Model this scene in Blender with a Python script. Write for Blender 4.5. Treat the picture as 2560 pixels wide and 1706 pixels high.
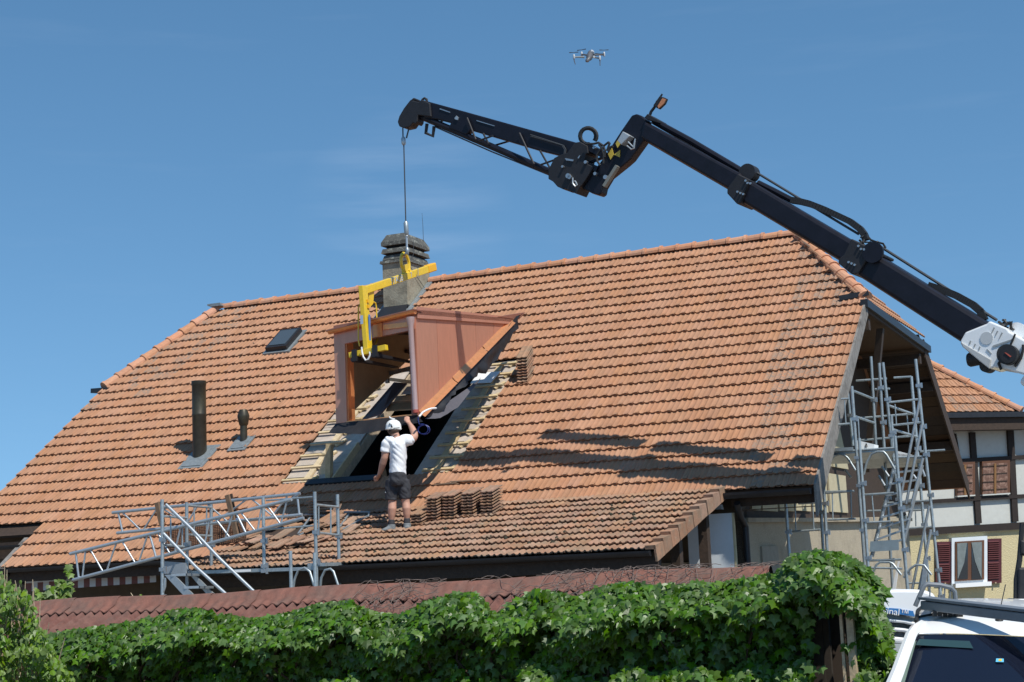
import bpy, math, random
import numpy as np
from mathutils import Vector as V, Matrix, noise as mnoise
for o in list(bpy.data.objects): bpy.data.objects.remove(o)
SC = bpy.context.scene; COL = SC.collection
rnd = random.Random(7)
# ---------------------------------------------------------------- camera
FPX, HOR, ROLL, EYE = 3970.0, 579.0, 0.0425, 2.4
PIT = math.atan(HOR/FPX)
cd = bpy.data.cameras.new('camera'); cam = bpy.data.objects.new('camera', cd); COL.objects.link(cam)
cd.sensor_width = 36.0; cd.lens = FPX/2560*36.0; cd.clip_start = 0.1; cd.clip_end = 3000
right = V((1, 0, 0)); up = V((0, -math.sin(PIT), math.cos(PIT))); back = V((0, -math.cos(PIT), -math.sin(PIT)))
cr, sr = math.cos(ROLL), math.sin(ROLL)
cx = right*cr - up*sr; cy = up*cr + right*sr
cam.matrix_world = Matrix(((cx.x, cy.x, back.x, 0), (cx.y, cy.y, back.y, 0), (cx.z, cy.z, back.z, EYE), (0, 0, 0, 1)))
SC.camera = cam
# ---------------------------------------------------------------- sky and sun
TO_SUN = V((0.345, -0.47, 0.81)).normalized()
wd = bpy.data.worlds.new('World'); SC.world = wd; wd.use_nodes = True
nt = wd.node_tree; nt.nodes.clear()
wo = nt.nodes.new('ShaderNodeOutputWorld'); bg = nt.nodes.new('ShaderNodeBackground'); sk = nt.nodes.new('ShaderNodeTexSky')
sk.sky_type = 'NISHITA'; sk.sun_disc = False
sk.sun_elevation = math.asin(TO_SUN.z); sk.sun_rotation = math.atan2(TO_SUN.x, TO_SUN.y) % (2*math.pi)
sk.altitude = 450; sk.air_density = 1.0; sk.dust_density = 0.0; sk.ozone_density = 3.0
# thin cirrus streaks low in the sky
tc = nt.nodes.new('ShaderNodeTexCoord'); mp = nt.nodes.new('ShaderNodeMapping'); mp.inputs['Scale'].default_value = (5, 5, 46)
mp.inputs['Rotation'].default_value = (0, 0.16, 0)
cn = nt.nodes.new('ShaderNodeTexNoise'); cn.inputs['Scale'].default_value = 1.3; cn.inputs['Detail'].default_value = 6; cn.inputs['Roughness'].default_value = 0.55
cr_ = nt.nodes.new('ShaderNodeValToRGB'); cr_.color_ramp.elements[0].position = 0.56; cr_.color_ramp.elements[1].position = 0.82
cr_.color_ramp.elements[0].color = (0, 0, 0, 1); cr_.color_ramp.elements[1].color = (0.022, 0.022, 0.022, 1)
mx = nt.nodes.new('ShaderNodeMixRGB'); mx.inputs[2].default_value = (7.5, 8.2, 9.2, 1)
L = nt.links.new
sv = nt.nodes.new('ShaderNodeMapping'); sv.inputs['Scale'].default_value = (1, 1, 0.80); sv.inputs['Location'].default_value = (0, 0, 0.155)
L(tc.outputs['Generated'], sv.inputs[0]); L(sv.outputs[0], sk.inputs['Vector'])
L(tc.outputs['Generated'], mp.inputs[0]); L(mp.outputs[0], cn.inputs['Vector']); L(cn.outputs['Fac'], cr_.inputs[0])
hs = nt.nodes.new('ShaderNodeHueSaturation'); hs.inputs['Saturation'].default_value = 1.14; hs.inputs['Hue'].default_value = 0.490
dt = nt.nodes.new('ShaderNodeVectorMath'); dt.operation = 'DOT_PRODUCT'; dt.inputs[1].default_value = V((-0.0644, 0.9733, 0.2203))
wm = nt.nodes.new('ShaderNodeMapRange'); wm.inputs[1].default_value = 0.9975; wm.inputs[2].default_value = 0.9999; wm.inputs[4].default_value = 0.075
wr_n = nt.nodes.new('ShaderNodeMapRange'); wr_n.inputs[1].default_value = 0.40; wr_n.inputs[2].default_value = 0.68
wx = nt.nodes.new('ShaderNodeMath'); wx.operation = 'MULTIPLY'; wa = nt.nodes.new('ShaderNodeMath'); wa.operation = 'ADD'
L(tc.outputs['Generated'], dt.inputs[0]); L(dt.outputs['Value'], wm.inputs[0]); L(cn.outputs['Fac'], wr_n.inputs[0]); L(wm.outputs[0], wx.inputs[0]); L(wr_n.outputs[0], wx.inputs[1])
L(cr_.outputs[0], wa.inputs[0]); L(wx.outputs[0], wa.inputs[1])
L(sk.outputs[0], hs.inputs['Color']); L(wa.outputs[0], mx.inputs[0]); L(hs.outputs[0], mx.inputs[1]); L(mx.outputs[0], bg.inputs[0]); L(bg.outputs[0], wo.inputs[0])
bg.inputs[1].default_value = 0.140
sd = bpy.data.lights.new('sun', 'SUN'); sd.energy = 5.0; sd.angle = math.radians(0.53); sd.color = (1.0, 0.955, 0.88)
so = bpy.data.objects.new('sun', sd); COL.objects.link(so); so.rotation_euler = (-TO_SUN).to_track_quat('-Z', 'Y').to_euler(); so.location = TO_SUN*60
SC.view_settings.view_transform = 'Standard'; SC.view_settings.look = 'None'; SC.view_settings.gamma = 1.0; SC.view_settings.exposure = 0.0
try: SC.view_settings.use_curve_mapping = False
except Exception: pass
# ---------------------------------------------------------------- frames and pixel rays
CAMP = V((0, 0, EYE))
_a = math.radians(65.5)
U = V((math.sin(_a), -math.cos(_a), 0)); W = V((math.cos(_a), math.sin(_a), 0)); Z = V((0, 0, 1))
TH = math.radians(36.65); TL = math.radians(15.65)
def Q(u, w, z): return U*u + W*w + Z*z
def uvw(p): return (p.dot(U), p.dot(W), p.z)
def ray(x, y):
    dx, dy = x-1280, y-853
    X = dx*cr - dy*sr; Y = dx*sr + dy*cr
    return V((X, FPX*math.cos(PIT)+Y*math.sin(PIT), FPX*math.sin(PIT)-Y*math.cos(PIT))).normalized()
def pl(x, y, p0, n):
    d = ray(x, y); return CAMP + d*((p0-CAMP).dot(n)/d.dot(n))
def pw(x, y, w): return pl(x, y, W*w, W)
def pu(x, y, u): return pl(x, y, U*u, U)
def py(x, y, Y): return pl(x, y, V((0, Y, 0)), V((0, 1, 0)))
def proj(P):
    q = P-CAMP; fw = -q.dot(back); X = FPX*q.dot(right)/fw; Y = -FPX*q.dot(up)/fw
    return (1280+X*cr+Y*sr, 853-X*sr+Y*cr)
NM = -W*math.sin(TH) + Z*math.cos(TH)            # main roof normal
NL = -W*math.sin(TL) + Z*math.cos(TL)            # lower roof normal
DM = -W*math.cos(TH) - Z*math.sin(TH)            # down-slope
DL = -W*math.cos(TL) - Z*math.sin(TL)
RW, RZ = 30.37, 8.743                            # ridge
BW, BZ = 23.36, 3.529                            # break
P_R = Q(0, RW, RZ); P_B = Q(0, BW, BZ)
def pm(x, y): return pl(x, y, P_R, NM)
def plow(x, y): return pl(x, y, P_B, NL)
def zm(w): return RZ - (RW-w)*math.tan(TH)
def zl(w): return BZ - (BW-w)*math.tan(TL)
# ---------------------------------------------------------------- materials
def mat(name, col, rough=0.6, metal=0.0, var=0.0, scale=3.0, col2=None, bump=0.0, bscale=40.0, spec=0.5, objvar=0.0, stretch=None, obj_coords=False, detail=5.0, lo=0.4, hi=0.65, coat=0.0, islandvar=0.0):
    m = bpy.data.materials.new(name); m.use_nodes = True; n = m.node_tree; b = n.nodes['Principled BSDF']
    b.inputs['Base Color'].default_value = (*col, 1); b.inputs['Roughness'].default_value = rough; b.inputs['Metallic'].default_value = metal
    b.inputs['Specular IOR Level'].default_value = spec
    if coat: b.inputs['Coat Weight'].default_value = coat; b.inputs['Coat Roughness'].default_value = 0.06
    out = None
    if obj_coords:
        t = n.nodes.new('ShaderNodeTexCoord'); src = t.outputs['Object']
    else:
        t = n.nodes.new('ShaderNodeNewGeometry'); src = t.outputs['Position']
    if stretch:
        q = n.nodes.new('ShaderNodeMapping'); q.inputs['Scale'].default_value = stretch; n.links.new(src, q.inputs[0]); src = q.outputs[0]
    if col2 is not None:
        nz = n.nodes.new('ShaderNodeTexNoise'); nz.inputs['Scale'].default_value = scale; nz.inputs['Detail'].default_value = detail; nz.inputs['Roughness'].default_value = 0.62
        n.links.new(src, nz.inputs['Vector'])
        rp = n.nodes.new('ShaderNodeValToRGB'); rp.color_ramp.elements[0].position = lo; rp.color_ramp.elements[1].position = hi
        rp.color_ramp.elements[0].color = (*col, 1); rp.color_ramp.elements[1].color = (*col2, 1)
        n.links.new(nz.outputs['Fac'], rp.inputs[0]); out = rp.outputs[0]
    if var > 0:
        nz = n.nodes.new('ShaderNodeTexNoise'); nz.inputs['Scale'].default_value = scale*2.7; nz.inputs['Detail'].default_value = 8; nz.inputs['Roughness'].default_value = 0.7
        n.links.new(src, nz.inputs['Vector'])
        mr = n.nodes.new('ShaderNodeMapRange'); mr.inputs[1].default_value = 0.3; mr.inputs[2].default_value = 0.7; mr.inputs[3].default_value = 1-var; mr.inputs[4].default_value = 1+var
        n.links.new(nz.outputs['Fac'], mr.inputs[0])
        h = n.nodes.new('ShaderNodeHueSaturation'); n.links.new(mr.outputs[0], h.inputs['Value'])
        if out: n.links.new(out, h.inputs['Color'])
        else: h.inputs['Color'].default_value = (*col, 1)
        out = h.outputs[0]
    for amount, kind in ((objvar, 0), (islandvar, 1)):
        if amount <= 0: continue
        if kind == 0: ob = n.nodes.new('ShaderNodeObjectInfo'); rs = ob.outputs['Random']
        else: ob = n.nodes.new('ShaderNodeNewGeometry'); rs = ob.outputs['Random Per Island']
        wn = n.nodes.new('ShaderNodeTexWhiteNoise'); wn.noise_dimensions = '1D'; n.links.new(rs, wn.inputs['W'])
        sp = n.nodes.new('ShaderNodeSeparateColor'); n.links.new(wn.outputs['Color'], sp.inputs[0])
        h = n.nodes.new('ShaderNodeHueSaturation')
        for ch, sock, lo_, hi_ in ((0, 'Hue', 0.5-0.035*amount, 0.5+0.035*amount), (1, 'Value', 1-amount, 1+amount), (2, 'Saturation', 1-amount*0.8, 1+amount*0.5)):
            mr = n.nodes.new('ShaderNodeMapRange'); mr.inputs[3].default_value = lo_; mr.inputs[4].default_value = hi_
            n.links.new(sp.outputs[ch], mr.inputs[0]); n.links.new(mr.outputs[0], h.inputs[sock])
        if out: n.links.new(out, h.inputs['Color'])
        else: h.inputs['Color'].default_value = (*col, 1)
        out = h.outputs[0]
    if out: n.links.new(out, b.inputs['Base Color'])
    if bump > 0:
        nz = n.nodes.new('ShaderNodeTexNoise'); nz.inputs['Scale'].default_value = bscale; nz.inputs['Detail'].default_value = 6
        n.links.new(src, nz.inputs['Vector'])
        bp = n.nodes.new('ShaderNodeBump'); bp.inputs['Strength'].default_value = bump; bp.inputs['Distance'].default_value = 0.02
        n.links.new(nz.outputs['Fac'], bp.inputs['Height']); n.links.new(bp.outputs[0], b.inputs['Normal'])
    return m
M = {}
def stain(m, col, scale, lo, hi, fac=1.0, stretch=None, rot=None):
    """overlay a second noise stain (lichen, soot, rust) on an existing material"""
    n = m.node_tree; b = n.nodes['Principled BSDF']; g = n.nodes.new('ShaderNodeNewGeometry'); src = g.outputs['Position']
    if rot:
        q = n.nodes.new('ShaderNodeMapping'); q.inputs['Rotation'].default_value = (0, 0, rot); n.links.new(src, q.inputs[0]); src = q.outputs[0]
    if stretch:
        q = n.nodes.new('ShaderNodeMapping'); q.inputs['Scale'].default_value = stretch; n.links.new(src, q.inputs[0]); src = q.outputs[0]
    nz = n.nodes.new('ShaderNodeTexNoise'); nz.inputs['Scale'].default_value = scale; nz.inputs['Detail'].default_value = 7; nz.inputs['Roughness'].default_value = 0.68
    n.links.new(src, nz.inputs['Vector'])
    rp = n.nodes.new('ShaderNodeMapRange'); rp.inputs[1].default_value = lo; rp.inputs[2].default_value = hi; rp.inputs[4].default_value = fac
    n.links.new(nz.outputs['Fac'], rp.inputs[0])
    x = n.nodes.new('ShaderNodeMixRGB'); x.inputs[2].default_value = (*col, 1); n.links.new(rp.outputs[0], x.inputs[0])
    s = b.inputs['Base Color']
    if s.is_linked: n.links.new(s.links[0].from_socket, x.inputs[1])
    else: x.inputs[1].default_value = s.default_value
    n.links.new(x.outputs[0], s)
    return m
TC = (0.375, 0.190, 0.105); TC2 = (0.400, 0.213, 0.125)
def tile_mat(name, isl):
    m = mat(name, TC, 0.85, var=0.10, scale=1.6, col2=TC2, bump=0.12, bscale=60, spec=0.25, objvar=0 if isl else .055, islandvar=.055 if isl else 0)
    stain(m, (0.30, 0.22, 0.16), 9.0, 0.60, 0.78, 0.55); stain(m, (0.17, 0.105, 0.07), 2.4, 0.50, 0.78, 0.40, (1.6, .16, .10), 0.4276)
    return m
M['tile'] = tile_mat('terracotta_tile', False); M['tile_i'] = tile_mat('terracotta_tile_field', True)
def old_mat(name, isl):
    m = mat(name, (0.30, 0.172, 0.108), 0.9, var=0.16, scale=3, col2=(0.355, 0.21, 0.135), bump=0.3, bscale=50, spec=0.2, objvar=0 if isl else .16, islandvar=.16 if isl else 0)
    stain(m, (0.22, 0.17, 0.12), 5.5, 0.46, 0.66, 0.8); stain(m, (0.42, 0.37, 0.28), 14, 0.60, 0.72, 0.7); stain(m, (0.05, 0.045, 0.035), 11, 0.66, 0.74, 0.85)
    return m
M['tile_old'] = old_mat('weathered_tile', False); M['tile_old_i'] = old_mat('weathered_tile_field', True)
def grey_mat(name, isl):
    m = tile_mat(name, isl); stain(m, (0.22, 0.18, 0.145), 16, 0.44, 0.58, 0.8); return m
M['tile_grey'] = grey_mat('lichened_tile', False); M['tile_grey_i'] = grey_mat('lichened_tile_field', True)
M['ridge'] = mat('ridge_clay', (0.50, 0.25, 0.145), 0.85, var=.14, scale=5, objvar=.1, spec=.25); stain(M['ridge'], (0.3, 0.24, 0.19), 8, .55, .75, .6)
M['wood_dark'] = mat('dark_timber', (0.045, 0.028, 0.018), 0.8, var=.35, scale=6, bump=.2)
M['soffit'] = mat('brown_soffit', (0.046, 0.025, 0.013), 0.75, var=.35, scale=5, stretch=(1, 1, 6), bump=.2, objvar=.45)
M['wood'] = mat('new_timber', (0.55, 0.42, 0.24), 0.7, var=.2, scale=6, objvar=.14, bump=.1)
M['wood_old'] = mat('grey_timber', (0.46, 0.35, 0.23), 0.85, var=.28, scale=5, objvar=.2, bump=.2)
M['board'] = mat('underlay_board', (0.42, 0.355, 0.29), 0.85, var=.15, scale=3, col2=(0.48, 0.40, 0.33), bump=.2, objvar=.1); stain(M['board'], (0.26, 0.21, 0.16), 2.2, .52, .75, .6)
M['verge'] = mat('weathered_verge', (0.21, 0.195, 0.175), 0.8, var=.3, scale=4, bump=.2); stain(M['verge'], (0.07, 0.06, 0.05), 3, .5, .68, .8)
M['zinc_dark'] = mat('dark_zinc', (0.035, 0.036, 0.04), 0.45, metal=.5, var=.2, scale=3)
M['lead'] = mat('lead_flashing', (0.24, 0.27, 0.28), 0.6, metal=.4, var=.25, scale=6, bump=.2)
M['flue'] = mat('flue_pipe', (0.05, 0.045, 0.035), 0.45, metal=.5, var=.25, scale=3); stain(M['flue'], (0.11, 0.10, 0.05), 2.5, .45, .65, .7, (1, 1, .5))
M['render'] = mat('chimney_render', (0.30, 0.275, 0.205), 0.9, var=.2, scale=4, col2=(0.22, 0.195, 0.14), bump=.5, bscale=30); stain(M['render'], (0.12, 0.11, 0.08), 3, .5, .75, .7)
M['soot'] = mat('sooty_concrete', (0.085, 0.085, 0.075), 0.9, var=.35, scale=8, bump=.4); stain(M['soot'], (0.33, 0.34, 0.29), 9, .52, .68, .8)
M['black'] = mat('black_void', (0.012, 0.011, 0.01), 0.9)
M['plaster_white'] = mat('white_board', (0.62, 0.67, 0.70), 0.8, var=.05, scale=2)
M['roughcast'] = mat('beige_roughcast', (0.42, 0.36, 0.26), 0.95, var=.18, scale=14, bump=.9, bscale=60); stain(M['roughcast'], (0.2, 0.17, 0.13), 1.4, .5, .72, .6)
M['roughcast_y'] = mat('yellow_roughcast', (0.56, 0.48, 0.28), 0.95, var=.10, scale=12, bump=1.0, bscale=38)
M['infill'] = mat('yellow_infill', (0.50, 0.44, 0.28), 0.9, var=.12, scale=4, objvar=.12)
M['glass'] = mat('window_glass', (0.02, 0.025, 0.03), 0.05, spec=.8)
M['galv'] = mat('galvanised_steel', (0.40, 0.45, 0.46), 0.45, metal=.6, var=.18, scale=9, objvar=.12); stain(M['galv'], (0.22, 0.25, 0.26), 6, .5, .7, .7)
M['alu'] = mat('aluminium', (0.44, 0.48, 0.50), 0.4, metal=.6, var=.12, scale=7, objvar=.08)
M['copper'] = mat('copper_sheet', (0.64, 0.30, 0.20), 0.40, metal=.5, var=.07, scale=2, stretch=(3, 3, .6), objvar=.05)
M['copper_hot'] = mat('bright_copper', (0.88, 0.37, 0.15), 0.30, metal=.62, var=.12, scale=4)
M['copper_dk'] = mat('copper_fold', (0.36, 0.16, 0.11), 0.45, metal=.5, var=.1, scale=4)
M['membrane'] = mat('black_membrane', (0.014, 0.014, 0.016), 0.55, var=.3, scale=4)
M['membrane_g'] = mat('grey_membrane', (0.10, 0.092, 0.10), 0.5, var=.12, scale=3)
M['ply'] = mat('plywood', (0.32, 0.24, 0.14), 0.8, var=.15, scale=2)
M['white'] = mat('white_sheet', (0.80, 0.80, 0.78), 0.7)
M['crane'] = mat('crane_black', (0.008, 0.008, 0.014), 0.42, var=.35, scale=2, spec=.32)
M['crane2'] = mat('crane_matt_black', (0.013, 0.013, 0.016), 0.6, var=.3, scale=4)
M['steel'] = mat('bare_steel', (0.45, 0.47, 0.48), 0.35, metal=.8, var=.15, scale=12)
M['cable'] = mat('steel_cable', (0.07, 0.075, 0.08), 0.5, metal=.5)
M['rubber'] = mat('black_rubber', (0.018, 0.018, 0.018), 0.6)
M['yellow'] = mat('yellow_paint', (0.74, 0.50, 0.025), 0.4, var=.12, scale=6, coat=.2); stain(M['yellow'], (0.35, 0.22, 0.04), 12, .62, .74, .6)
M['yellow2'] = mat('orange_yellow', (0.80, 0.42, 0.02), 0.4, var=.08, scale=6)
M['white_paint'] = mat('white_paint', (0.80, 0.81, 0.80), 0.28, var=.02, scale=2, coat=.5)
M['blue_print'] = mat('blue_print', (0.10, 0.20, 0.42), 0.5)
M['grey_blue'] = mat('grey_blue_print', (0.36, 0.46, 0.58), 0.5)
M['red_print'] = mat('red_print', (0.5, 0.10, 0.06), 0.5)
M['lamp_lens'] = mat('amber_lens', (0.55, 0.22, 0.10), 0.35, var=.2, scale=20)
M['asphalt'] = mat('gravel_yard', (0.19, 0.165, 0.135), 0.9, var=.2, scale=6, bump=.4)
# ---------------------------------------------------------------- object helpers
def root(o):
    while o.parent: o = o.parent
    return o
def link(o, parent=None):
    COL.objects.link(o)
    if parent is not None: o.parent = parent
    return o
def thing(name, loc, label, cat, group=None):
    o = bpy.data.objects.new(name, None); o.empty_display_size = .2; COL.objects.link(o); o.location = loc
    tag(o, label, cat, group); return o
def tag(o, label=None, cat=None, group=None, kind=None):
    if label: o['label'] = label
    if cat: o['category'] = cat
    if group: o['group'] = group
    if kind: o['kind'] = kind
    return o
def base(parent): return root(parent).location.copy() if parent is not None else V((0, 0, 0))
class MB:
    def __init__(s): s.v = []; s.f = []
    def add(s, vs, fs):
        k = len(s.v); s.v += [V(p) for p in vs]; s.f += [tuple(i+k for i in f) for f in fs]; return s
    def hexa(s, p):  # 8 corners: 0-3 bottom loop, 4-7 top loop
        return s.add(p, [(0, 3, 2, 1), (4, 5, 6, 7), (0, 1, 5, 4), (1, 2, 6, 5), (2, 3, 7, 6), (3, 0, 4, 7)])
    def box(s, c, a, b, d):  # centre, three full edge vectors
        a, b, d = V(a)/2, V(b)/2, V(d)/2; c = V(c)
        return s.hexa([c-a-b-d, c+a-b-d, c+a+b-d, c-a+b-d, c-a-b+d, c+a-b+d, c+a+b+d, c-a+b+d])
    def bar(s, p, q, w, h, upv=Z):
        p, q = V(p), V(q); t = (q-p).normalized(); sd_ = t.cross(upv)
        if sd_.length < 1e-4: sd_ = t.cross(V((1, 0, 0)))
        sd_.normalize(); n_ = sd_.cross(t)
        return s.box((p+q)/2, q-p, sd_*w, n_*h)
    def quad(s, a, b, c, d): return s.add([a, b, c, d], [(0, 1, 2, 3)])
    def prism(s, poly, d, centre=True):
        d = V(d); o = -d/2 if centre else V((0, 0, 0)); n_ = len(poly)
        return s.add([V(p)+o for p in poly]+[V(p)+o+d for p in poly],
                     [tuple(range(n_-1, -1, -1)), tuple(range(n_, 2*n_))] + [(i, (i+1) % n_, n_+(i+1) % n_, n_+i) for i in range(n_)])
    def tube(s, pts, r, n=8, caps=True, upv=None):
        pts = [V(p) for p in pts]; m_ = len(pts); rs = r if isinstance(r, (list, tuple)) else [r]*m_
        k = len(s.v); prev = None
        for i, p in enumerate(pts):
            t = (pts[min(i+1, m_-1)]-pts[max(i-1, 0)]).normalized()
            if prev is None:
                ref = upv if upv is not None else (Z if abs(t.z) < .9 else V((1, 0, 0)))
                a = t.cross(ref).normalized()
            else:
                a = prev - t*prev.dot(t)
                a = a.normalized() if a.length > 1e-6 else t.orthogonal().normalized()
            prev = a; b = t.cross(a)
            ri = rs[i]; ra, rb = ri if isinstance(ri, (list, tuple)) else (ri, ri)
            for j in range(n):
                th = 2*math.pi*j/n; s.v.append(p + a*(ra*math.cos(th)) + b*(rb*math.sin(th)))
        for i in range(m_-1):
            for j in range(n):
                j2 = (j+1) % n; s.f.append((k+i*n+j, k+i*n+j2, k+(i+1)*n+j2, k+(i+1)*n+j))
        if caps:
            s.f.append(tuple(k+j for j in range(n-1, -1, -1))); s.f.append(tuple(k+(m_-1)*n+j for j in range(n)))
        return s
    def lathe(s, c, ax, prof, n=16):
        c = V(c); ax = V(ax).normalized(); return s.tube([c+ax*(h+i*1e-5) for i, (r, h) in enumerate(prof)], [max(r, 1e-4) for r, h in prof], n)
    def build(s, name, m, parent=None, smooth=False, **kw):
        me = bpy.data.meshes.new(name); b0 = base(parent)
        me.from_pydata([p-b0 for p in s.v], [], s.f)
        if smooth:
            me.polygons.foreach_set('use_smooth', [True]*len(me.polygons))
        me.update(); me.materials.append(M[m] if isinstance(m, str) else m)
        o = bpy.data.objects.new(name, me); link(o, parent)
        if smooth == 'auto':
            md = None
            try: me.set_sharp_from_angle(angle=math.radians(40))
            except Exception: pass
        if kw: tag(o, **kw)
        return o
def recalc(o):
    import bmesh
    b = bmesh.new(); b.from_mesh(o.data); bmesh.ops.recalc_face_normals(b, faces=b.faces); b.to_mesh(o.data); b.free(); return o
def place(me, name, mtx, parent, **kw):
    o = bpy.data.objects.new(name, me); link(o, parent)
    o.matrix_local = Matrix.Translation(-base(parent)) @ mtx
    if kw: tag(o, **kw)
    return o
def frame(o, x, y, z):
    return Matrix(((x.x, y.x, z.x, o.x), (x.y, y.y, z.y, o.y), (x.z, y.z, z.z, o.z), (0, 0, 0, 1)))
def bevel(o, w=.01, seg=2):
    md = o.modifiers.new('bevel', 'BEVEL'); md.width = w; md.segments = seg; md.limit_method = 'ANGLE'; return o
def text(name, body, size, mtx, m, parent, extrude=.001, **kw):
    c = bpy.data.curves.new(name, 'FONT'); c.body = body; c.size = size; c.align_x = 'CENTER'; c.align_y = 'CENTER'; c.extrude = extrude
    c.materials.append(M[m]); t_ = bpy.data.objects.new(name, c); COL.objects.link(t_)
    me = bpy.data.meshes.new_from_object(t_.evaluated_get(bpy.context.evaluated_depsgraph_get())); bpy.data.objects.remove(t_); me.name = name
    if not me.materials: me.materials.append(M[m])
    o = bpy.data.objects.new(name, me); link(o, parent); o.matrix_local = Matrix.Translation(-base(parent)) @ mtx
    if kw: tag(o, **kw)
    return o
# ---------------------------------------------------------------- ground
g = MB(); g.quad(V((-900, -900, 0)), V((900, -900, 0)), V((900, 900, 0)), V((-900, 900, 0)))
tag(g.build('ground', 'asphalt'), kind='structure')
# ---------------------------------------------------------------- roof tiles
TW, EX, TLN = 0.1937, 0.3495, 0.41
def tile_mesh(name, m, nose=True, w=TW, ln=TLN, lift=.037, old=False):
    prof = [(0, .014), (.05, .022), (.12, .016), (.2, .002), (.40, 0), (.5, .017), (.58, .017), (.66, .002), (.86, 0), (.94, .010), (1.0, .006)]
    if old: prof = [(0, .012), (.06, .020), (.16, .012), (.25, -.004), (.40, -.004), (.5, .016), (.58, .018), (.68, -.004), (.84, -.004), (.93, .012), (1.0, .008)]
    b = MB(); n_ = len(prof)
    lo = [(x*w, 0, z+lift) for x, z in prof]; hi = [(x*w, ln, z) for x, z in prof]; bt = [(x*w, .006, z*.75+lift-.019) for x, z in prof]
    b.add(lo+hi+bt, [(i, i+1, n_+i+1, n_+i) for i in range(n_-1)] + [(i+1, i, 2*n_+i, 2*n_+i+1) for i in range(n_-1)])
    # side edge
    b.add([lo[0], hi[0], (0, ln, -.012), (0, .006, lift-.019)], [(0, 1, 2, 3)])
    b.add([lo[-1], hi[-1], (w, ln, -.012), (w, .006, lift-.019)], [(3, 2, 1, 0)])
    if nose:
        c = .30*w; rr = .155*w; pts = [(c+rr*math.cos(t), .050+rr*1.25*math.sin(t)) for t in [math.pi*k/6 for k in range(7)]]
        zt = lambda y: lift*(1-y/ln)+.021
        b.add([(x, y, zt(y)) for x, y in pts]+[(x, y, zt(y)-.024) for x, y in pts]+[(c-rr, .004, zt(0)), (c+rr, .004, zt(0))],
              [tuple([8+6, 8+7][::1])[:0] or (15, 0, 1, 2, 3, 4, 5, 6, 14)] + [(i+1, i, 7+i, 8+i) for i in range(6)])
    me = bpy.data.meshes.new(name); me.from_pydata([V(p) for p in b.v], [], b.f); me.materials.append(M[m]); me.update(); return me
ME_T = tile_mesh('roof_tile', 'tile'); ME_TG = tile_mesh('roof_tile_lichened', 'tile_grey'); ME_O = tile_mesh('lower_roof_tile', 'tile_old', nose=False, old=True, lift=.044)
def merged(name, me, mtxs, m, parent, **kw):
    nv = len(me.vertices); co = np.empty(nv*3); me.vertices.foreach_get('co', co); co = co.reshape(-1, 3)
    b0 = np.array(base(parent)); F = [tuple(p.vertices) for p in me.polygons]; vs = []; fs = []
    for k, mt in enumerate(mtxs):
        a = np.array(mt); vs.append(co @ a[:3, :3].T + a[:3, 3] - b0); off = k*nv
        fs += [tuple(i+off for i in f) for f in F]
    m2 = bpy.data.meshes.new(name); m2.from_pydata(np.concatenate(vs).tolist(), [], fs); m2.materials.append(M[m]); m2.update()
    o = bpy.data.objects.new(name, m2); link(o, parent); tag(o, kind='stuff', **kw); return o
house = thing('farmhouse', Q(-14, 28, 0), 'farmhouse with long orange tiled half-hipped roof, chimney and a square hole for a dormer', 'house')
UR, UL = -5.807, -22.4
OPU0, OPU1, OPW0, OPW1 = -12.2-18*TW, -12.2, 24.12, 27.22
def hipL(w): return -21.27 + (RW-w)/(RW-27.764)*(-22.476+21.27)
def hipR(w): return -7.558 + (RW-w)/(RW-27.948)*(-5.807+7.558)
cands = []
nrow = 25; first = .10
for r in range(28):
    s0 = first + (r+1)*EX                 # lower edge distance from the ridge
    w0 = RW - s0*math.cos(TH); z0 = RZ - s0*math.sin(TH); wc = w0 + EX*.5*math.cos(TH)
    for k in range(-54, 34):
        u0 = OPU1 + k*TW; uc = u0 + TW/2
        if uc > UR or uc < UL: continue
        if wc > 27.764 and uc < hipL(wc)-.03: continue
        if wc > 27.948 and uc > hipR(wc)+.03: continue
        if OPU0 < uc < OPU1 and OPW0 < wc < OPW1: continue
        if -16.42 < uc < -15.72 and wc > 29.3: continue
        if r >= nrow and not (-20.6 < uc < -14.95): continue
        if r >= nrow-1 and uc < -20.6: continue
        j = rnd.uniform(-.006, .006); tl = rnd.gauss(0, .006)
        x = (U + DM*rnd.gauss(0, .004)).normalized(); y = (-DM + NM*tl).normalized(); nn = x.cross(y).normalized()
        p = Q(u0, w0, z0) + NM*(.012+rnd.uniform(0, .004)) - DM*j
        grey = (-7.3+.35*(RW-wc)/7 < uc < -6.15) and rnd.random() < .60 or (uc < hipL(min(wc+1.2, RW))+1.2 and wc > 27 and rnd.random() < .3)
        cands.append(('g' if grey else 't', frame(p, x, y, nn), p))
LU0, LU1 = -14.95, -7.18
nl = int((LU1-LU0-.03)/TW)
disturbed = lambda u, w: 20.75 < w < 22.7 and -15.2 < u < -13.55+(22.6-w)*.1
for r in range(10):
    s0 = .02 + (r+1)*.3435
    w0 = BW - s0*math.cos(TL); z0 = BZ - s0*math.sin(TL)
    for k in range(nl):
        u0 = LU1 - .13 - (k+1)*TW; uc = u0+TW/2
        if disturbed(uc, w0) and rnd.random() < .75: continue
        x = (U + DL*rnd.gauss(0, .012)).normalized(); y = (-DL + NL*rnd.gauss(0, .012)).normalized(); nn = x.cross(y).normalized()
        p = Q(u0, w0, z0) + NL*(.012+rnd.uniform(0, .007)) + DL*rnd.uniform(-.008, .008)
        cands.append(('o', frame(p, x, y, nn), p))
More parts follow.
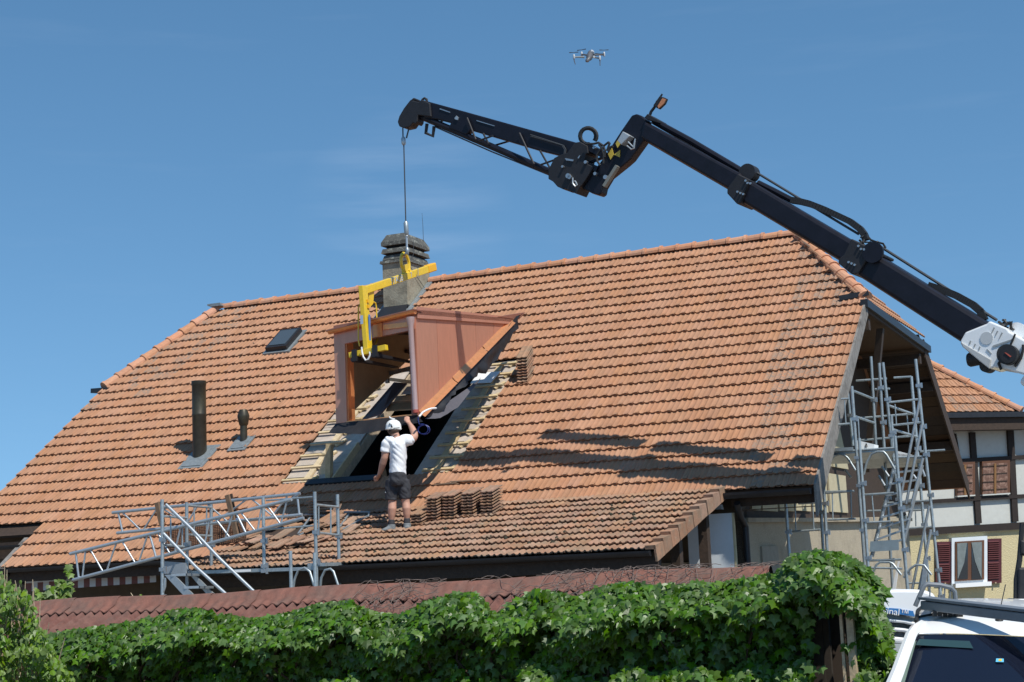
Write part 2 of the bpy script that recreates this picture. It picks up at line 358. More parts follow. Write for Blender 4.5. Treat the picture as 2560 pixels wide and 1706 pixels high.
def size_of(c):
    k, m, p = c
    q = [proj(m @ V(v)) for v in ((0, 0, 0), (TW, 0, 0), (TW, EX, 0), (0, EX, 0))]
    if not (0 < q[0][0] < 2560 and 0 < q[0][1] < 1706): return 0
    return abs(sum(q[i][0]*q[(i+1) % 4][1]-q[(i+1) % 4][0]*q[i][1] for i in range(4)))
order = sorted(cands, key=size_of, reverse=True)
for k, mt, p in order[:300]: place({'t': ME_T, 'g': ME_TG, 'o': ME_O}[k], 'roof_tile', mt, house)
for kk, me, mm, nm in (('t', ME_T, 'tile_i', 'roof_tile_field'), ('g', ME_TG, 'tile_grey_i', 'lichened_tile_field'), ('o', ME_O, 'tile_old_i', 'lower_tile_field')):
    merged(nm, me, [c[1] for c in order[300:] if c[0] == kk], mm, house)
# roof deck under the tiles (with the opening left free) and rear slopes
def slab(poly, nrm, t, b): b.prism([p - nrm*(.02+t/2) for p in poly], nrm*t)
d = MB(); WE = BW-.03
def mq(u, w): return Q(u, w, zm(w))
slab([mq(UL, 27.9), mq(UL, WE), mq(OPU0, WE), mq(OPU0, RW), mq(-21.27, RW)], NM, .05, d)
slab([mq(OPU1, RW), mq(OPU1, WE), mq(UR, WE), mq(UR, 27.95), mq(-7.558, RW)], NM, .05, d)
slab([mq(OPU0+.002, RW), mq(OPU0+.002, 27.2), mq(OPU1-.002, 27.2), mq(OPU1-.002, RW)], NM, .05, d)
slab([mq(OPU0+.002, 24.12), mq(OPU0+.002, WE), mq(OPU1-.002, WE), mq(OPU1-.002, 24.12)], NM, .05, d)
slab([mq(-20.6, WE-.001), mq(-20.6, 22.56), mq(-14.95, 22.56), mq(-14.95, WE-.001)], NM, .05, d)
slab([Q(LU0, BW-.05, zl(BW-.05)), Q(LU0, 20.1, zl(20.1)), Q(LU1, 20.1, zl(20.1)), Q(LU1, BW-.05, zl(BW-.05))], NL, .05, d)
d.build('roof_deck', 'wood_dark', house)
FW = 33.4; BKW = 37.6
hipn = V(U*math.sin(math.radians(45.8)) + Z*math.cos(math.radians(45.8)))
RRp, EFp, EBp = Q(-7.558, RW, RZ), Q(UR, 27.948, 6.944), Q(UR, FW, 6.78)
bk = MB(); NB = V(W*math.sin(TH)+Z*math.cos(TH))
bz = lambda w: RZ-.02 - (w-RW)*(RZ-6.78)/(FW-RW)
bk.prism([Q(-21.27, RW, RZ-.06), RRp-Z*.06, EBp-Z*.06, Q(UR, BKW, bz(BKW)-.06), Q(-22.4, BKW, bz(BKW)-.06), Q(-22.4, 33, bz(33)-.06)], Z*-.10, False)
bk.build('rear_roof', 'tile_i', house)
hp = MB(); hp.prism([RRp-Z*.05, EFp-Z*.05, EBp-Z*.05], -hipn*.08, False)
hp.prism([Q(-21.27, RW, RZ-.06), Q(-22.45, 27.8, 6.78), Q(-22.45, 33, 6.78)], Z*-.08, False); hp.build('hip_deck', 'wood_dark', house)
# right hip tiles
mts = []; dn = (U*1.751 - Z*1.88).normalized(); hn = V(W.cross(dn)).normalized()
if hn.z < 0: hn = -hn
for r in range(8):
    s0 = .1+(r+1)*.33
    if s0 > 2.58: s0 = 2.58
    f = s0/2.57; wa = RW+(27.948-RW)*f; wb = RW+(FW-RW)*f; n_ = int((wb-wa)/TW)
    for k in range(n_):
        p = RRp + dn*s0 + W*(wa-RW + (k+.1)*TW) + hn*.012
        x = W; y = -dn; mts.append(frame(p, x, y, x.cross(y).normalized()))
for mt in mts: place(ME_T if rnd.random() < .6 else ME_TG, 'hip_slope_tile', mt, house)
# ridge and hip caps
def cap_mesh(name, m, ln=.36, r0=.115):
    b = MB(); n_ = 9; ring = []
    for s_, rr, dz in ((0, r0*1.15, 0), (.05, r0*1.18, 0), (.052, r0*1.02, 0), (ln+.03, r0*.92, -.004)):
        ring.append([(s_, rr*math.cos(t), rr*.95*math.sin(t)-.02+dz) for t in [math.pi*(-.06+1.12*k/(n_-1)) for k in range(n_)]])
    vs = sum(ring, []); fs = []
    for i in range(3): fs += [(i*n_+k, i*n_+k+1, (i+1)*n_+k+1, (i+1)*n_+k) for k in range(n_-1)]
    fs.append(tuple(range(n_)))
    b.add(vs, fs); me = bpy.data.meshes.new(name); me.from_pydata(b.v, [], b.f); me.materials.append(M[m]); me.update(); return me
ME_CAP = cap_mesh('ridge_tile', 'ridge')
def cap_row(p, q, name, parent, n_, lift=.02):
    t = (q-p).normalized(); y = Z.cross(t).normalized(); z = t.cross(y); step = (q-p).length/n_
    for i in range(n_): place(ME_CAP, name, frame(p+t*(step*i)+z*(lift+rnd.uniform(-.004, .004)), (t+y*rnd.gauss(0, .008)).normalized(), y, z) @ Matrix.Diagonal((step/.36, 1, 1, 1)), parent)
for a, b_ in ((-7.5, -15.72), (-16.42, -21.2)):
    cap_row(Q(a, RW, RZ+.03), Q(b_, RW, RZ+.03), 'ridge_tile', house, int(abs(a-b_)/.352))
cap_row(Q(-22.50, 27.72, 6.80), Q(-21.30, RW-.05, RZ+.02), 'hip_tile', house, 9)
cap_row(EFp+Z*.03+W*.02, RRp+Z*.02, 'hip_tile', house, 9)
b = MB(); b.box(Q(-21.35, RW, RZ+.12), U*.35, W*.3, Z*.04); b.box(Q(-21.25, RW-.05, RZ+.07), U*.3, W*.34, Z*.03); b.build('ridge_flashing', 'lead', house)
# hip gutter (right), small gutter left
b = MB(); b.bar(EFp+U*.02-Z*.11-W*.25, EBp+U*.02-Z*.11+W*.35, .13, .14); b.build('hip_gutter', 'zinc_dark', house)
b = MB(); b.bar(EFp-Z*.13-W*.05, EBp-Z*.13+W*.1, .05, .22); b.build('hip_fascia', 'wood_dark', house)
b = MB(); pa, pb_ = Q(UR+.02, 27.75, 6.70), Q(UR-.42, 27.95, 7.0)
b.bar(pm(2100, 757)+NM*.09, pm(2160, 745)+NM*.09+U*.1, .03, .09); b.build('gutter_end', 'zinc_dark', house)
b = MB(); b.bar(Q(-22.30, 27.66, 6.72), Q(-22.88, 27.86, 6.76), .2, .1); b.build('hip_gutter', 'zinc_dark', house)
# verge boards
b = MB(); b.hexa([Q(UR, 27.9, zm(27.9)-.26), Q(UR+.035, 27.9, zm(27.9)-.26), Q(UR+.035, 27.9, zm(27.9)+.05), Q(UR, 27.9, zm(27.9)+.05),
                  Q(UR, 23.28, zm(23.28)-.44), Q(UR+.035, 23.28, zm(23.28)-.44), Q(UR+.035, 23.28, zm(23.28)+.05), Q(UR, 23.28, zm(23.28)+.05)]); b.build('verge_board', 'verge', house)
b = MB(); b.hexa([Q(UR, FW-.1, 6.80-.34), Q(UR+.035, FW-.1, 6.80-.34), Q(UR+.035, FW-.1, 6.84), Q(UR, FW-.1, 6.84),
                  Q(UR, BKW, bz(BKW)-.42), Q(UR+.035, BKW, bz(BKW)-.42), Q(UR+.035, BKW, bz(BKW)), Q(UR, BKW, bz(BKW))]); b.build('verge_board', 'wood_dark', house)
b = MB()
b.hexa([Q(UL-.09, 27.72, zm(27.72)-.2), Q(UL, 27.72, zm(27.72)-.2), Q(UL, 27.72, zm(27.72)+.03), Q(UL-.09, 27.72, zm(27.72)+.03),
        Q(UL-.09, 23.1, zm(23.1)-.2), Q(UL, 23.1, zm(23.1)-.2), Q(UL, 23.1, zm(23.1)+.03), Q(UL-.09, 23.1, zm(23.1)+.03)]); b.build('verge_board', 'zinc_dark', house)
b = MB(); b.hexa([Q(-20.70, 23.2, zm(23.2)-.2), Q(-20.6, 23.2, zm(23.2)-.2), Q(-20.6, 23.2, zm(23.2)+.02), Q(-20.70, 23.2, zm(23.2)+.02),
        Q(-20.70, 22.5, zm(22.5)-.2), Q(-20.6, 22.5, zm(22.5)-.2), Q(-20.6, 22.5, zm(22.5)+.02), Q(-20.70, 22.5, zm(22.5)+.02)]); b.build('verge_board', 'verge', house)
# soffit boards under the overhanging gable end (rear slope) and its purlins
nb = 24
for i in range(nb):
    w0 = RW+.25 + (BKW-RW-.3)*i/nb; w1 = RW+.25 + (BKW-RW-.3)*(i+1)/nb - .012
    z0, z1 = bz(w0)-.185, bz(w1)-.185; dz = rnd.uniform(-.008, .008)
    lo_z = 6.70 if i < 8 else 99
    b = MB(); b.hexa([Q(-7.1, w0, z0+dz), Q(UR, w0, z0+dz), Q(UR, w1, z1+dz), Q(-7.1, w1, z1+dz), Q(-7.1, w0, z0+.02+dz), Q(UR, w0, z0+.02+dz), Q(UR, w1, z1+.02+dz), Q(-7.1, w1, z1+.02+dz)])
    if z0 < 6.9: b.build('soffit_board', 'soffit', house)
b = MB()
for w in (34.2, 36.0): b.box(Q(-6.5, w, bz(w)-.30), U*1.35, W*.16, Z*.2)
for w in (25.0, 26.8): b.box(Q(-6.5, w, zm(w)-.22), U*1.35, W*.16, Z*.2)
b.box(Q(-6.5, 28.2, 6.52), U*1.35, W*.16, Z*.2); b.box(Q(-6.5, 33.0, 6.40), U*1.35, W*.16, Z*.2)
b.build('purlin', 'wood_dark', house, kind='stuff')
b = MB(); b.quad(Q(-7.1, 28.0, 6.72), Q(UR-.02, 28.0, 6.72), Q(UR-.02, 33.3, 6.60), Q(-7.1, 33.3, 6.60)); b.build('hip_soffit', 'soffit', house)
b = MB(); b.hexa([Q(-6.55, 30.1, 4.0), Q(-6.43, 30.1, 4.0), Q(-6.43, 30.25, 4.0), Q(-6.55, 30.25, 4.0), Q(-5.95, 29.4, 6.6), Q(-5.83, 29.4, 6.6), Q(-5.83, 29.55, 6.6), Q(-5.95, 29.55, 6.6)]); b.build('brace', 'soffit', house)
# gable wall
GU = -7.1
b = MB(); b.prism([Q(GU, 23.9, 0), Q(GU, 37.0, 0), Q(GU, 37.0, 3.3), Q(GU, 23.9, 3.05)], -U*.3, False); b.build('gable_wall', 'roughcast', house)
b = MB(); b.prism([Q(GU-.02, 23.9, 3.05), Q(GU-.02, 37.0, 3.3), Q(GU-.02, 33.4, 6.5), Q(GU-.02, 28.0, 6.6)], -U*.25, False); b.build('upper_gable_wall', 'wood_dark', house)
b = MB(); b.bar(Q(GU+.04, 23.85, 3.05), Q(GU+.04, 37.0, 3.22), .12, .07); b.build('ledge', 'roughcast', house)
def gpanel(w0, z0, w1, z1, m='infill', nm='infill_panel', off=.012, cut=None):
    b = MB()
    p = cut or [(w0, z0), (w1, z0), (w1, z1), (w0, z1)]
    b.prism([Q(GU+off, w_, z_) for w_, z_ in p], -U*.04, False); return b.build(nm, m, house)
gpanel(24.4, 3.22, 24.9, 3.75); gpanel(25.0, 3.22, 25.9, 4.0); gpanel(26.02, 3.24, 26.95, 4.0); gpanel(27.1, 3.26, 28.1, 4.0); gpanel(28.3, 3.26, 29.4, 4.0)
gpanel(29.6, 3.28, 31.0, 4.0); gpanel(25.3, 4.14, 26.2, 4.9, cut=[(25.2, 4.14), (26.3, 4.14), (26.3, 5.2), (25.5, 4.75)]); gpanel(26.45, 4.14, 27.3, 5.5)
gpanel(28.6, 4.14, 29.9, 5.6); gpanel(30.05, 4.14, 31.3, 5.3, cut=[(30.05, 4.14), (31.3, 4.14), (30.4, 5.6), (30.05, 5.6)])
gpanel(27.55, 4.2, 28.45, 5.5, 'glass', 'window', .02)
b = MB()
for w in (27.5, 28.5): b.bar(Q(GU+.05, w, 4.15), Q(GU+.05, w, 5.56), .07, .07)
for z in (4.18, 5.53): b.bar(Q(GU+.05, 27.45, z), Q(GU+.05, 28.55, z), .07, .07)
b.build('window_frame', 'wood_old', house)
b = MB(); b.box(Q(GU+.02, 28.9, 2.05), W*.75, U*.05, Z*.85); b.build('shutter', mat('red_shutter', (0.16, 0.03, 0.035), .6, var=.2), house, label='small dark red shutter low on the gable wall')
b = MB(); b.box(Q(GU+.015, 25.2, 1.35), W*.95, U*.04, Z*2.6); dd_ = b.build('door', mat('grey_door', (0.30, 0.27, 0.21), .8, var=.15), house)
b = MB()
for z in (2.35, 1.7, 1.0): b.box(Q(GU+.045, 25.0, z), W*.35, U*.03, Z*.04)
b.build('hinge', 'wood_dark', dd_, kind='stuff')
# front wall, white panel, posts and dark interior below the lower roof
FWW = 23.9
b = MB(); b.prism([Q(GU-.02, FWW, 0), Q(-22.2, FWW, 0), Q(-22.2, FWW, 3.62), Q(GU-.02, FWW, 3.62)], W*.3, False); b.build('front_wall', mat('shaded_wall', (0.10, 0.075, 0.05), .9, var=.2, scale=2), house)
b = MB(); b.box(Q(-7.50, 23.47, 1.58), U*.72, W*.05, Z*3.16); b.build('white_wall_panel', 'plaster_white', house)
b = MB(); b.box(Q(-7.125, 23.47, 1.58), U*.03, W*.06, Z*3.16); b.build('corner_strip', 'infill', house)
for w_, z_ in ((20.35, zl(20.35)), (21.6, zl(21.6)), (22.9, zl(22.9))):
    b = MB(); b.box(Q(-7.42, w_, z_/2-.06), U*.14, W*.14, Z*(z_-.12)); b.build('porch_post', 'wood_dark', house)
b = MB(); b.bar(Q(LU0, 20.45, zl(20.45)-.2), Q(LU1-.1, 20.45, zl(20.45)-.2), .16, .2); b.build('porch_beam', 'wood_dark', house)
b = MB(); b.bar(Q(-12.3, 23.0, 2.05), Q(-9.5, 22.9, 2.12), .1, .12); b.build('porch_rail', 'wood_old', house)
b = MB(); b.bar(Q(-7.5, 20.5, 2.4), Q(-7.5, 21.6, 1.75), .1, .12); b.build('knee_brace', 'wood_old', house)
for u_ in (-14.7, -12.4, -9.9):
    b = MB(); b.box(Q(u_, 20.5, zl(20.5)/2-.1), U*.14, W*.14, Z*(zl(20.5)-.2)); b.build('porch_post', 'wood_dark', house)
for u_, ww, z0, z1 in ((-9.1, .75, 1.6, 2.35), (-10.6, .9, 1.4, 2.3), (-8.2, .5, 1.2, 2.45)):
    b = MB(); b.box(Q(u_, FWW-.03, (z0+z1)/2), U*ww, W*.05, Z*(z1-z0)); b.build('wall_panel', mat('dim_panel', (0.30, 0.26, 0.2), .9, var=.2), house)
# gutters and fascias
def gutter(u0, u1, w, z, m='zinc_dark', r=.075):
    b = MB(); n_ = 9; a0, a1 = [], []
    for k in range(n_):
        t = math.pi*(1.0+k/(n_-1)); a0.append(Q(u0, w+r*math.cos(t), z+r*math.sin(t))); a1.append(Q(u1, w+r*math.cos(t), z+r*math.sin(t)))
    b.add(a0+a1, [(k, k+1, n_+k+1, n_+k) for k in range(n_-1)]); b.add(a0, [tuple(range(n_))]); b.add(a1, [tuple(range(n_))])
    return b.build('gutter', m, house)
gutter(LU0+.1, LU1-.06, 20.02, zl(20.02)+.02); gutter(-20.65, -15.0, 22.46, zm(22.46)+.0); gutter(LU1+.02, UR-.03, 23.22, zm(23.22)+.03, r=.09)
gutter(UL, -20.62, 23.02, zm(23.02)+.02)
def fascia(u0, u1, w, z, h, m='wood_dark'):
    b = MB(); b.box(Q((u0+u1)/2, w, z-h/2), U*abs(u1-u0), W*.04, Z*h); b.build('fascia', m, house)
fascia(LU0, LU1, 20.14, zl(20.14)-.05, .22); fascia(-20.6, -14.98, 22.62, zm(22.6)-.05, .30); fascia(LU1+.05, UR-.02, 23.45, zm(23.4)-.05, .26); fascia(UL, -20.6, 23.2, zm(23.2)-.05, .3)
b = MB(); b.quad(Q(-20.6, 22.62, 2.66), Q(-14.98, 22.62, 2.66), Q(-14.98, FWW, 2.66), Q(-20.6, FWW, 2.66))
b.quad(Q(LU1+.05, 23.45, 3.2), Q(UR, 23.45, 3.2), Q(UR, 23.9, 3.2), Q(LU1+.05, 23.9, 3.2)); b.build('eave_soffit', 'wood_dark', house)
b = MB(); b.tube([Q(-7.0, 23.3, 3.3), Q(-7.02, 23.5, 3.1), Q(-7.04, 23.8, 2.95), Q(-7.04, 23.82, 0)], .05, 10); b.build('downpipe', 'zinc_dark', house, smooth='auto')
b = MB(); b.tube([Q(-20.55, 22.5, 2.8), Q(-20.5, 23.0, 2.6), Q(-20.5, 23.8, 2.4), Q(-20.5, 23.82, 0)], .05, 10); b.build('downpipe', 'zinc_dark', house, smooth='auto')
b = MB(); b.prism([pw(1790+x, 1262+y, 23.7) for x, y in ((0, 0), (14, 0), (17, 12), (-4, 12))], W*.12); b.build('wall_lamp', 'plaster_white', house)
# verge tiles of the lower roof
for r in range(10):
    s0 = .02 + (r+1)*.3435
    p = Q(LU1+rnd.uniform(-.006, .006), BW-s0*math.cos(TL), BZ-s0*math.sin(TL)) + NL*.035; y = -DL; b = MB()
    b.add([p-U*.14, p, p+y*.37, p-U*.14+y*.37, p-U*.14+NL*.055, p+NL*.055, p+y*.345+NL*.008, p-U*.14+y*.345+NL*.008], [(0, 3, 2, 1), (4, 5, 6, 7), (0, 1, 5, 4), (1, 2, 6, 5), (2, 3, 7, 6), (3, 0, 4, 7)])
    q = p+U*.012-NL*.17; b.hexa([q-U*.03, q, q+y*.325, q+y*.325-U*.03, q-U*.03+NL*.225, q+NL*.225, q+y*.325+NL*.185, q+y*.325-U*.03+NL*.185])
    b.build('verge_tile', 'tile_old', house)
# chimney
ch = MB(); cu0, cu1, cw0, cw1 = -16.36, -15.78, 29.36, 30.42
CT = pw(1000, 655, cw0).z
ch.box(Q((cu0+cu1)/2, (cw0+cw1)/2, (7.6+CT)/2), U*(cu1-cu0), W*(cw1-cw0), Z*(CT-7.6)); chim = ch.build('chimney', 'render', house)
def ring(z, h, gr, m, nm, taper=0):
    b = MB(); c0 = [Q(cu0-gr, cw0-gr, z), Q(cu1+gr, cw0-gr, z), Q(cu1+gr, cw1+gr, z), Q(cu0-gr, cw1+gr, z)]
    g2 = gr-taper; c1 = [Q(cu0-g2, cw0-g2, z+h), Q(cu1+g2, cw0-g2, z+h), Q(cu1+g2, cw1+g2, z+h), Q(cu0-g2, cw1+g2, z+h)]
    b.hexa(c0+c1); return b.build(nm, m, chim)
ring(CT, .06, .045, 'soot', 'crown_slab', .01)
ring(CT+.06, .42, -.06, 'black', 'flue_core', .02)
ring(CT+.08, .10, .0, 'soot', 'louvre', .035); ring(CT+.225, .10, .02, 'soot', 'louvre', .03)
ring(CT+.39, .08, .015, 'soot', 'cap_rim', 0); ring(CT+.471, .17, .012, 'soot', 'cap', .09)
ring(7.75, .38, .015, 'zinc_dark', 'skirt_flashing'); b = MB()
fp = lambda u_, w_, h=.045: Q(u_, w_, zm(w_))+NM*h
b.prism([fp(cu0-.13, cw0-.33), fp(cu1+.13, cw0-.33), fp(cu1+.13, RW-.05), fp(cu1+.01, RW-.05), fp(cu1+.01, cw0), fp(cu0-.01, cw0), fp(cu0-.01, RW-.05), fp(cu0-.13, RW-.05)], NM*.03); b.build('lead_flashing', 'lead', chim)
b = MB(); b.quad(fp(cu0-.1, cw0-.3, .07), fp(cu1+.1, cw0-.3, .07), Q(cu1+.017, cw0-.02, 8.13), Q(cu0-.017, cw0-.02, 8.13)); b.build('front_apron', 'zinc_dark', chim)
b = MB(); pA = Q(cu0+.75, cw0+.5, CT+.5); b.tube([pA, pA+Z*.35, pA+Z*.62-U*.01], [.006, .005, .003], 5)
b.tube([Q(cu1+.03, cw0+.3, CT+.5), Q(cu1+.05, cw0+.25, CT+.2), Q(cu1+.03, cw0+.1, CT-.1), Q(cu1+.05, cw0+.9, CT-.6), Q(cu1+.04, cw0+.95, CT-1.2)], .006, 5); b.build('lightning_rod', 'cable', chim)
# flue pipes and skylight
def flashing(u, w, du, dw, parent):
    b = MB(); b.box(Q(u, w, zm(w))+NM*.055, U*du, DM*dw, NM*.02); b.box(Q(u, w, zm(w))+NM*.068, U*(du-.12), DM*(dw-.12), NM*.02)
    b.build('lead_flashing', 'lead', parent)
b = MB(); b.lathe(Q(-18.1, 25.10, 4.55), Z, [(.135, 0), (.135, 1.08), (.14, 1.09), (.14, 1.12), (.135, 1.13), (.135, 1.66), (.142, 1.67), (.142, 1.755), (.12, 1.755), (.12, 1.6), (.001, 1.58)], 24)
fl = b.build('flue_pipe', 'flue', house, smooth='auto'); flashing(-18.06, 25.06, .56, .78, fl)
b = MB(); b.lathe(Q(-17.3, 25.41, 4.98), Z, [(.09, 0), (.07, .18), (.068, .42), (.085, .44), (.115, .58), (.115, .62), (.075, .73), (.02, .735)], 18)
vp_ = b.build('vent_pipe', 'flue', house, smooth='auto'); flashing(-17.3, 25.36, .40, .5, vp_)
b = MB(); so_, sd2 = Q(-18.37, 28.62, zm(28.62)), .36
b.box(so_+NM*.05, U*.66, DM*.92, NM*.05); sky_l = b.build('skylight', 'lead', house)
b = MB(); b.box(so_+NM*.12, U*.52, DM*.78, NM*.11); b.build('frame', 'zinc_dark', sky_l)
b = MB(); b.box(so_+NM*.182, U*.42, DM*.64, NM*.012); b.build('pane', mat('skylight_glass', (0.06, 0.075, 0.085), .12, spec=.9), sky_l)
# the opening: underlay boards, battens, trimmers, dark attic
def strip(u0, u1):
    s_ = 0; w_lo, w_hi = OPW0+.03, OPW1; n_ = 6
    for i in range(n_):
        a, c = w_lo+(w_hi-w_lo)*i/n_, w_lo+(w_hi-w_lo)*(i+1)/n_-.006
        b = MB(); b.prism([mq(u0, a), mq(u1, a), mq(u1+rnd.uniform(-.006, .006), c), mq(u0, c)], NM*.022); o = b.build('underlay_board', 'board', house); o.location += NM*(-.02+.004*(i % 2))
    nn_ = int((w_hi-w_lo)/.315)+1
    for i in range(nn_):
        a = w_lo+.06+i*.315
        ua, ub = u0+(.05 if u0 < -14 else .18)+rnd.uniform(-.03, .03), u1-(.30 if u0 < -14 else .0)+rnd.uniform(-.05, .05)
        b = MB(); b.bar(mq(ua, a)+NM*.055, mq(ub, a)+NM*.055, .055, .032, NM); b.build('batten', 'wood', house)
        b = MB(); b.bar(mq(ub-.16, a-.05)+NM*.02, mq(ub-.02, a+.11)+NM*.02, .07, .03, NM); b.build('batten_offcut', 'wood', house)
        b = MB(); b.bar(mq(ua+.02, a+.10)+NM*.001, mq(ub-.16, a+.10)+NM*.001, .05, .012, NM); b.build('slot', 'black', house)
    uc = u0 + (.50 if u0 < -14 else .42)
    b = MB(); b.bar(mq(uc, w_lo), mq(uc, w_hi-.1), .115, .036, NM); o = b.build('counter_batten', 'wood', house); o.location += NM*.022
strip(OPU0+.005, -14.63); strip(-13.0, OPU1-.005)
b = MB()
for u_ in (-14.65, -12.98): b.bar(mq(u_, OPW0)-NM*.16, mq(u_, OPW1)-NM*.16, .08, .2, NM)
b.build('rafter', 'wood_old', house, kind='stuff')
b = MB(); b.bar(mq(-14.61, OPW0+.05)-NM*.02, mq(-14.61, OPW0+1.0)-NM*.02, .14, .03, U); b.build('trimmer_board', 'wood', house)
pA, pB = pw(822, 1212, 24.3), pw(824, 1110, 24.3)
b = MB(); b.bar(pA-Z*.05, pB, .10, .10); b.build('trimmer_post', 'wood', house)
b = MB(); b.prism([pw(790, 1200, 24.4), pw(818, 1200, 24.4), pw(818, 1128, 24.4)], W*.03); b.build('side_board', 'wood', house)
b = MB(); b.bar(mq(-15.1, OPW0)+NM*.05, mq(-13.6, OPW0)+NM*.05, .16, .03, NM); b.build('sill_flashing', 'zinc_dark', house)
b = MB(); hz = lambda w, d_: zm(w)-d_
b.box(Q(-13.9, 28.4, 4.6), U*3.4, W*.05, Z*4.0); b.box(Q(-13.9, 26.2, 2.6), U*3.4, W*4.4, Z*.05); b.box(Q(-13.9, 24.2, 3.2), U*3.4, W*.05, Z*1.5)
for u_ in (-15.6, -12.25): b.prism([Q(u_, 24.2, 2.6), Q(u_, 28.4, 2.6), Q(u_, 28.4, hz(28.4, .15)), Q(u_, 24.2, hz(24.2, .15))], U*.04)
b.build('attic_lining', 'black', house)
b = MB(); q0 = [mq(-12.95, 26.5)+NM*.08, mq(-12.5, 26.45)+NM*.085, mq(-12.42, 26.75)+NM*.10, mq(-12.9, 26.78)+NM*.09]; b.prism(q0, NM*.004); tag(b.build('paper_sheet', 'white'), 'white sheet of paper lying on the battens right of the copper dormer', 'paper')
# awning on the front wall, left
aw = MB(); a0, a1 = pw(72, 1453, 22.9), pw(396, 1428, 22.9)
aw.bar(a0, a1, .16, .08); awn = aw.build('awning', 'plaster_white', house)
n_ = 22; mw, mr_ = mat('awning_white', (.55, .55, .53), .8), mat('awning_red', (.18, .07, .06), .8)
for i in range(n_):
    p, q = a0.lerp(a1, i/n_), a0.lerp(a1, (i+1)/n_); o_ = -W*.07
    b = MB(); b.hexa([p+o_-Z*.19, q+o_-Z*.19, q+o_-Z*.19+W*.004, p+o_-Z*.19+W*.004, p+o_-Z*.035, q+o_-Z*.035, q+o_-Z*.035+W*.004, p+o_-Z*.035+W*.004]); b.build('valance_strip', mw if i % 2 else mr_, awn)

# moss cushions and bird-dropping specks on the tiles
b = MB()
for i in range(150):
    if i < 100: u_, w_ = rnd.uniform(LU0+1.2, LU1-.3), rnd.uniform(20.5, 23.2); p = Q(u_, w_, zl(w_))+NL*.045; nn = NL; s_ = rnd.uniform(.012, .034)
    else: u_, w_ = rnd.uniform(-21, -6.2), rnd.uniform(23.6, 29.8); nn = NM; p = mq(u_, w_)+NM*.045; s_ = rnd.uniform(.008, .02)
    if OPU0-.1 < u_ < OPU1+.1 and 24 < w_ < 27.3: continue
    b.tube([p-nn*.02, p+nn*s_*.4, p+nn*s_*.9], [(s_*rnd.uniform(1, 1.7), s_), (s_*1.2, s_*.9), (s_*.3, s_*.3)], 7)
b.build('moss_cushion', mat('dark_moss', (.035, .032, .018), .95, var=.4, scale=30), house, kind='stuff')
# ---------------------------------------------------------------- copper dormer
DW = 22.45; DU0, DU1 = -13.47, -11.95
dorm = thing('copper_dormer', Q(-12.7, DW+1.5, 4.95), 'copper clad dormer with a square front opening hanging over the roof hole', 'dormer')
zb = lambda u: 4.93 + (u-DU0)/(DU1-DU0)*.025
zt = lambda u: 6.46 + (u-DU0)/(DU1-DU0)*.16
def fq(u, z, w=DW): return Q(u, w, z)
b = MB(); b.hexa([fq(DU0, zb(DU0)), fq(DU0+.205, zb(DU0)), fq(DU0+.205, zb(DU0), DW+.10), fq(DU0, zb(DU0), DW+.10), fq(DU0, 6.24), fq(DU0+.205, 6.26), fq(DU0+.205, 6.26, DW+.1), fq(DU0, 6.24, DW+.1)]); b.build('front_post', 'copper', dorm)
b = MB(); b.hexa([fq(DU0+.20, zb(DU0), DW+.03), fq(DU0+.225, zb(DU0), DW+.03), fq(DU0+.225, zb(DU0), DW+.24), fq(DU0+.2, zb(DU0), DW+.24), fq(DU0+.20, 6.3, DW+.03), fq(DU0+.225, 6.3, DW+.03), fq(DU0+.225, 6.3, DW+.24), fq(DU0+.2, 6.3, DW+.24)]); b.build('jamb_reveal', 'copper_hot', dorm)
b = MB(); b.hexa([fq(DU1-.11, zb(DU1)), fq(DU1, zb(DU1)), fq(DU1, zb(DU1), DW+.1), fq(DU1-.11, zb(DU1), DW+.1), fq(DU1-.11, 6.36), fq(DU1, 6.37), fq(DU1, 6.37, DW+.1), fq(DU1-.11, 6.36, DW+.1)]); b.build('front_post', 'copper_dk', dorm)
b = MB(); b.hexa([fq(DU0, 6.24), fq(DU1, 6.36), fq(DU1, 6.36, DW+.1), fq(DU0, 6.24, DW+.1), fq(DU0, 6.46), fq(DU1, 6.62), fq(DU1, 6.62, DW+.1), fq(DU0, 6.46, DW+.1)]); b.build('header', 'copper', dorm)
b = MB(); um = -12.62
b.box(fq(um, 6.41, DW-.015), U*.16, W*.04, Z*.22); b.box(fq(um+.35, 6.45, DW-.012), U*.5, W*.03, Z*.08); b.build('header_patch', 'copper_hot', dorm)
# gutter (half round) with drop outlet and round downpipe
b = MB(); n_ = 9; a0 = []; a1 = []
for k in range(n_):
    t = math.pi*(1+k/(n_-1)); a0.append(fq(DU0-.05, 6.49+.065*math.sin(t), DW-.06+.065*math.cos(t))); a1.append(fq(DU1+.05, 6.66+.065*math.sin(t), DW-.06+.065*math.cos(t)))
b.add(a0+a1, [(k, k+1, n_+k+1, n_+k) for k in range(n_-1)]); b.add(a0, [tuple(range(n_))]); b.add(a1, [tuple(range(n_))]); b.build('gutter', 'copper_hot', dorm, smooth='auto')
b = MB(); b.hexa([fq(DU0-.07, 6.475, DW-.14), fq(DU1+.07, 6.655, DW-.14), fq(DU1+.07, 6.66, DW+.15), fq(DU0-.07, 6.48, DW+.15), fq(DU0-.07, 6.495, DW-.14), fq(DU1+.07, 6.675, DW-.14), fq(DU1+.07, 6.68, DW+.15), fq(DU0-.07, 6.50, DW+.15)]); b.build('eave_strip', 'copper_dk', dorm)
pd0, pd1 = pw(1026, 803, DW-.06), pw(1039, 1028, DW-.06)
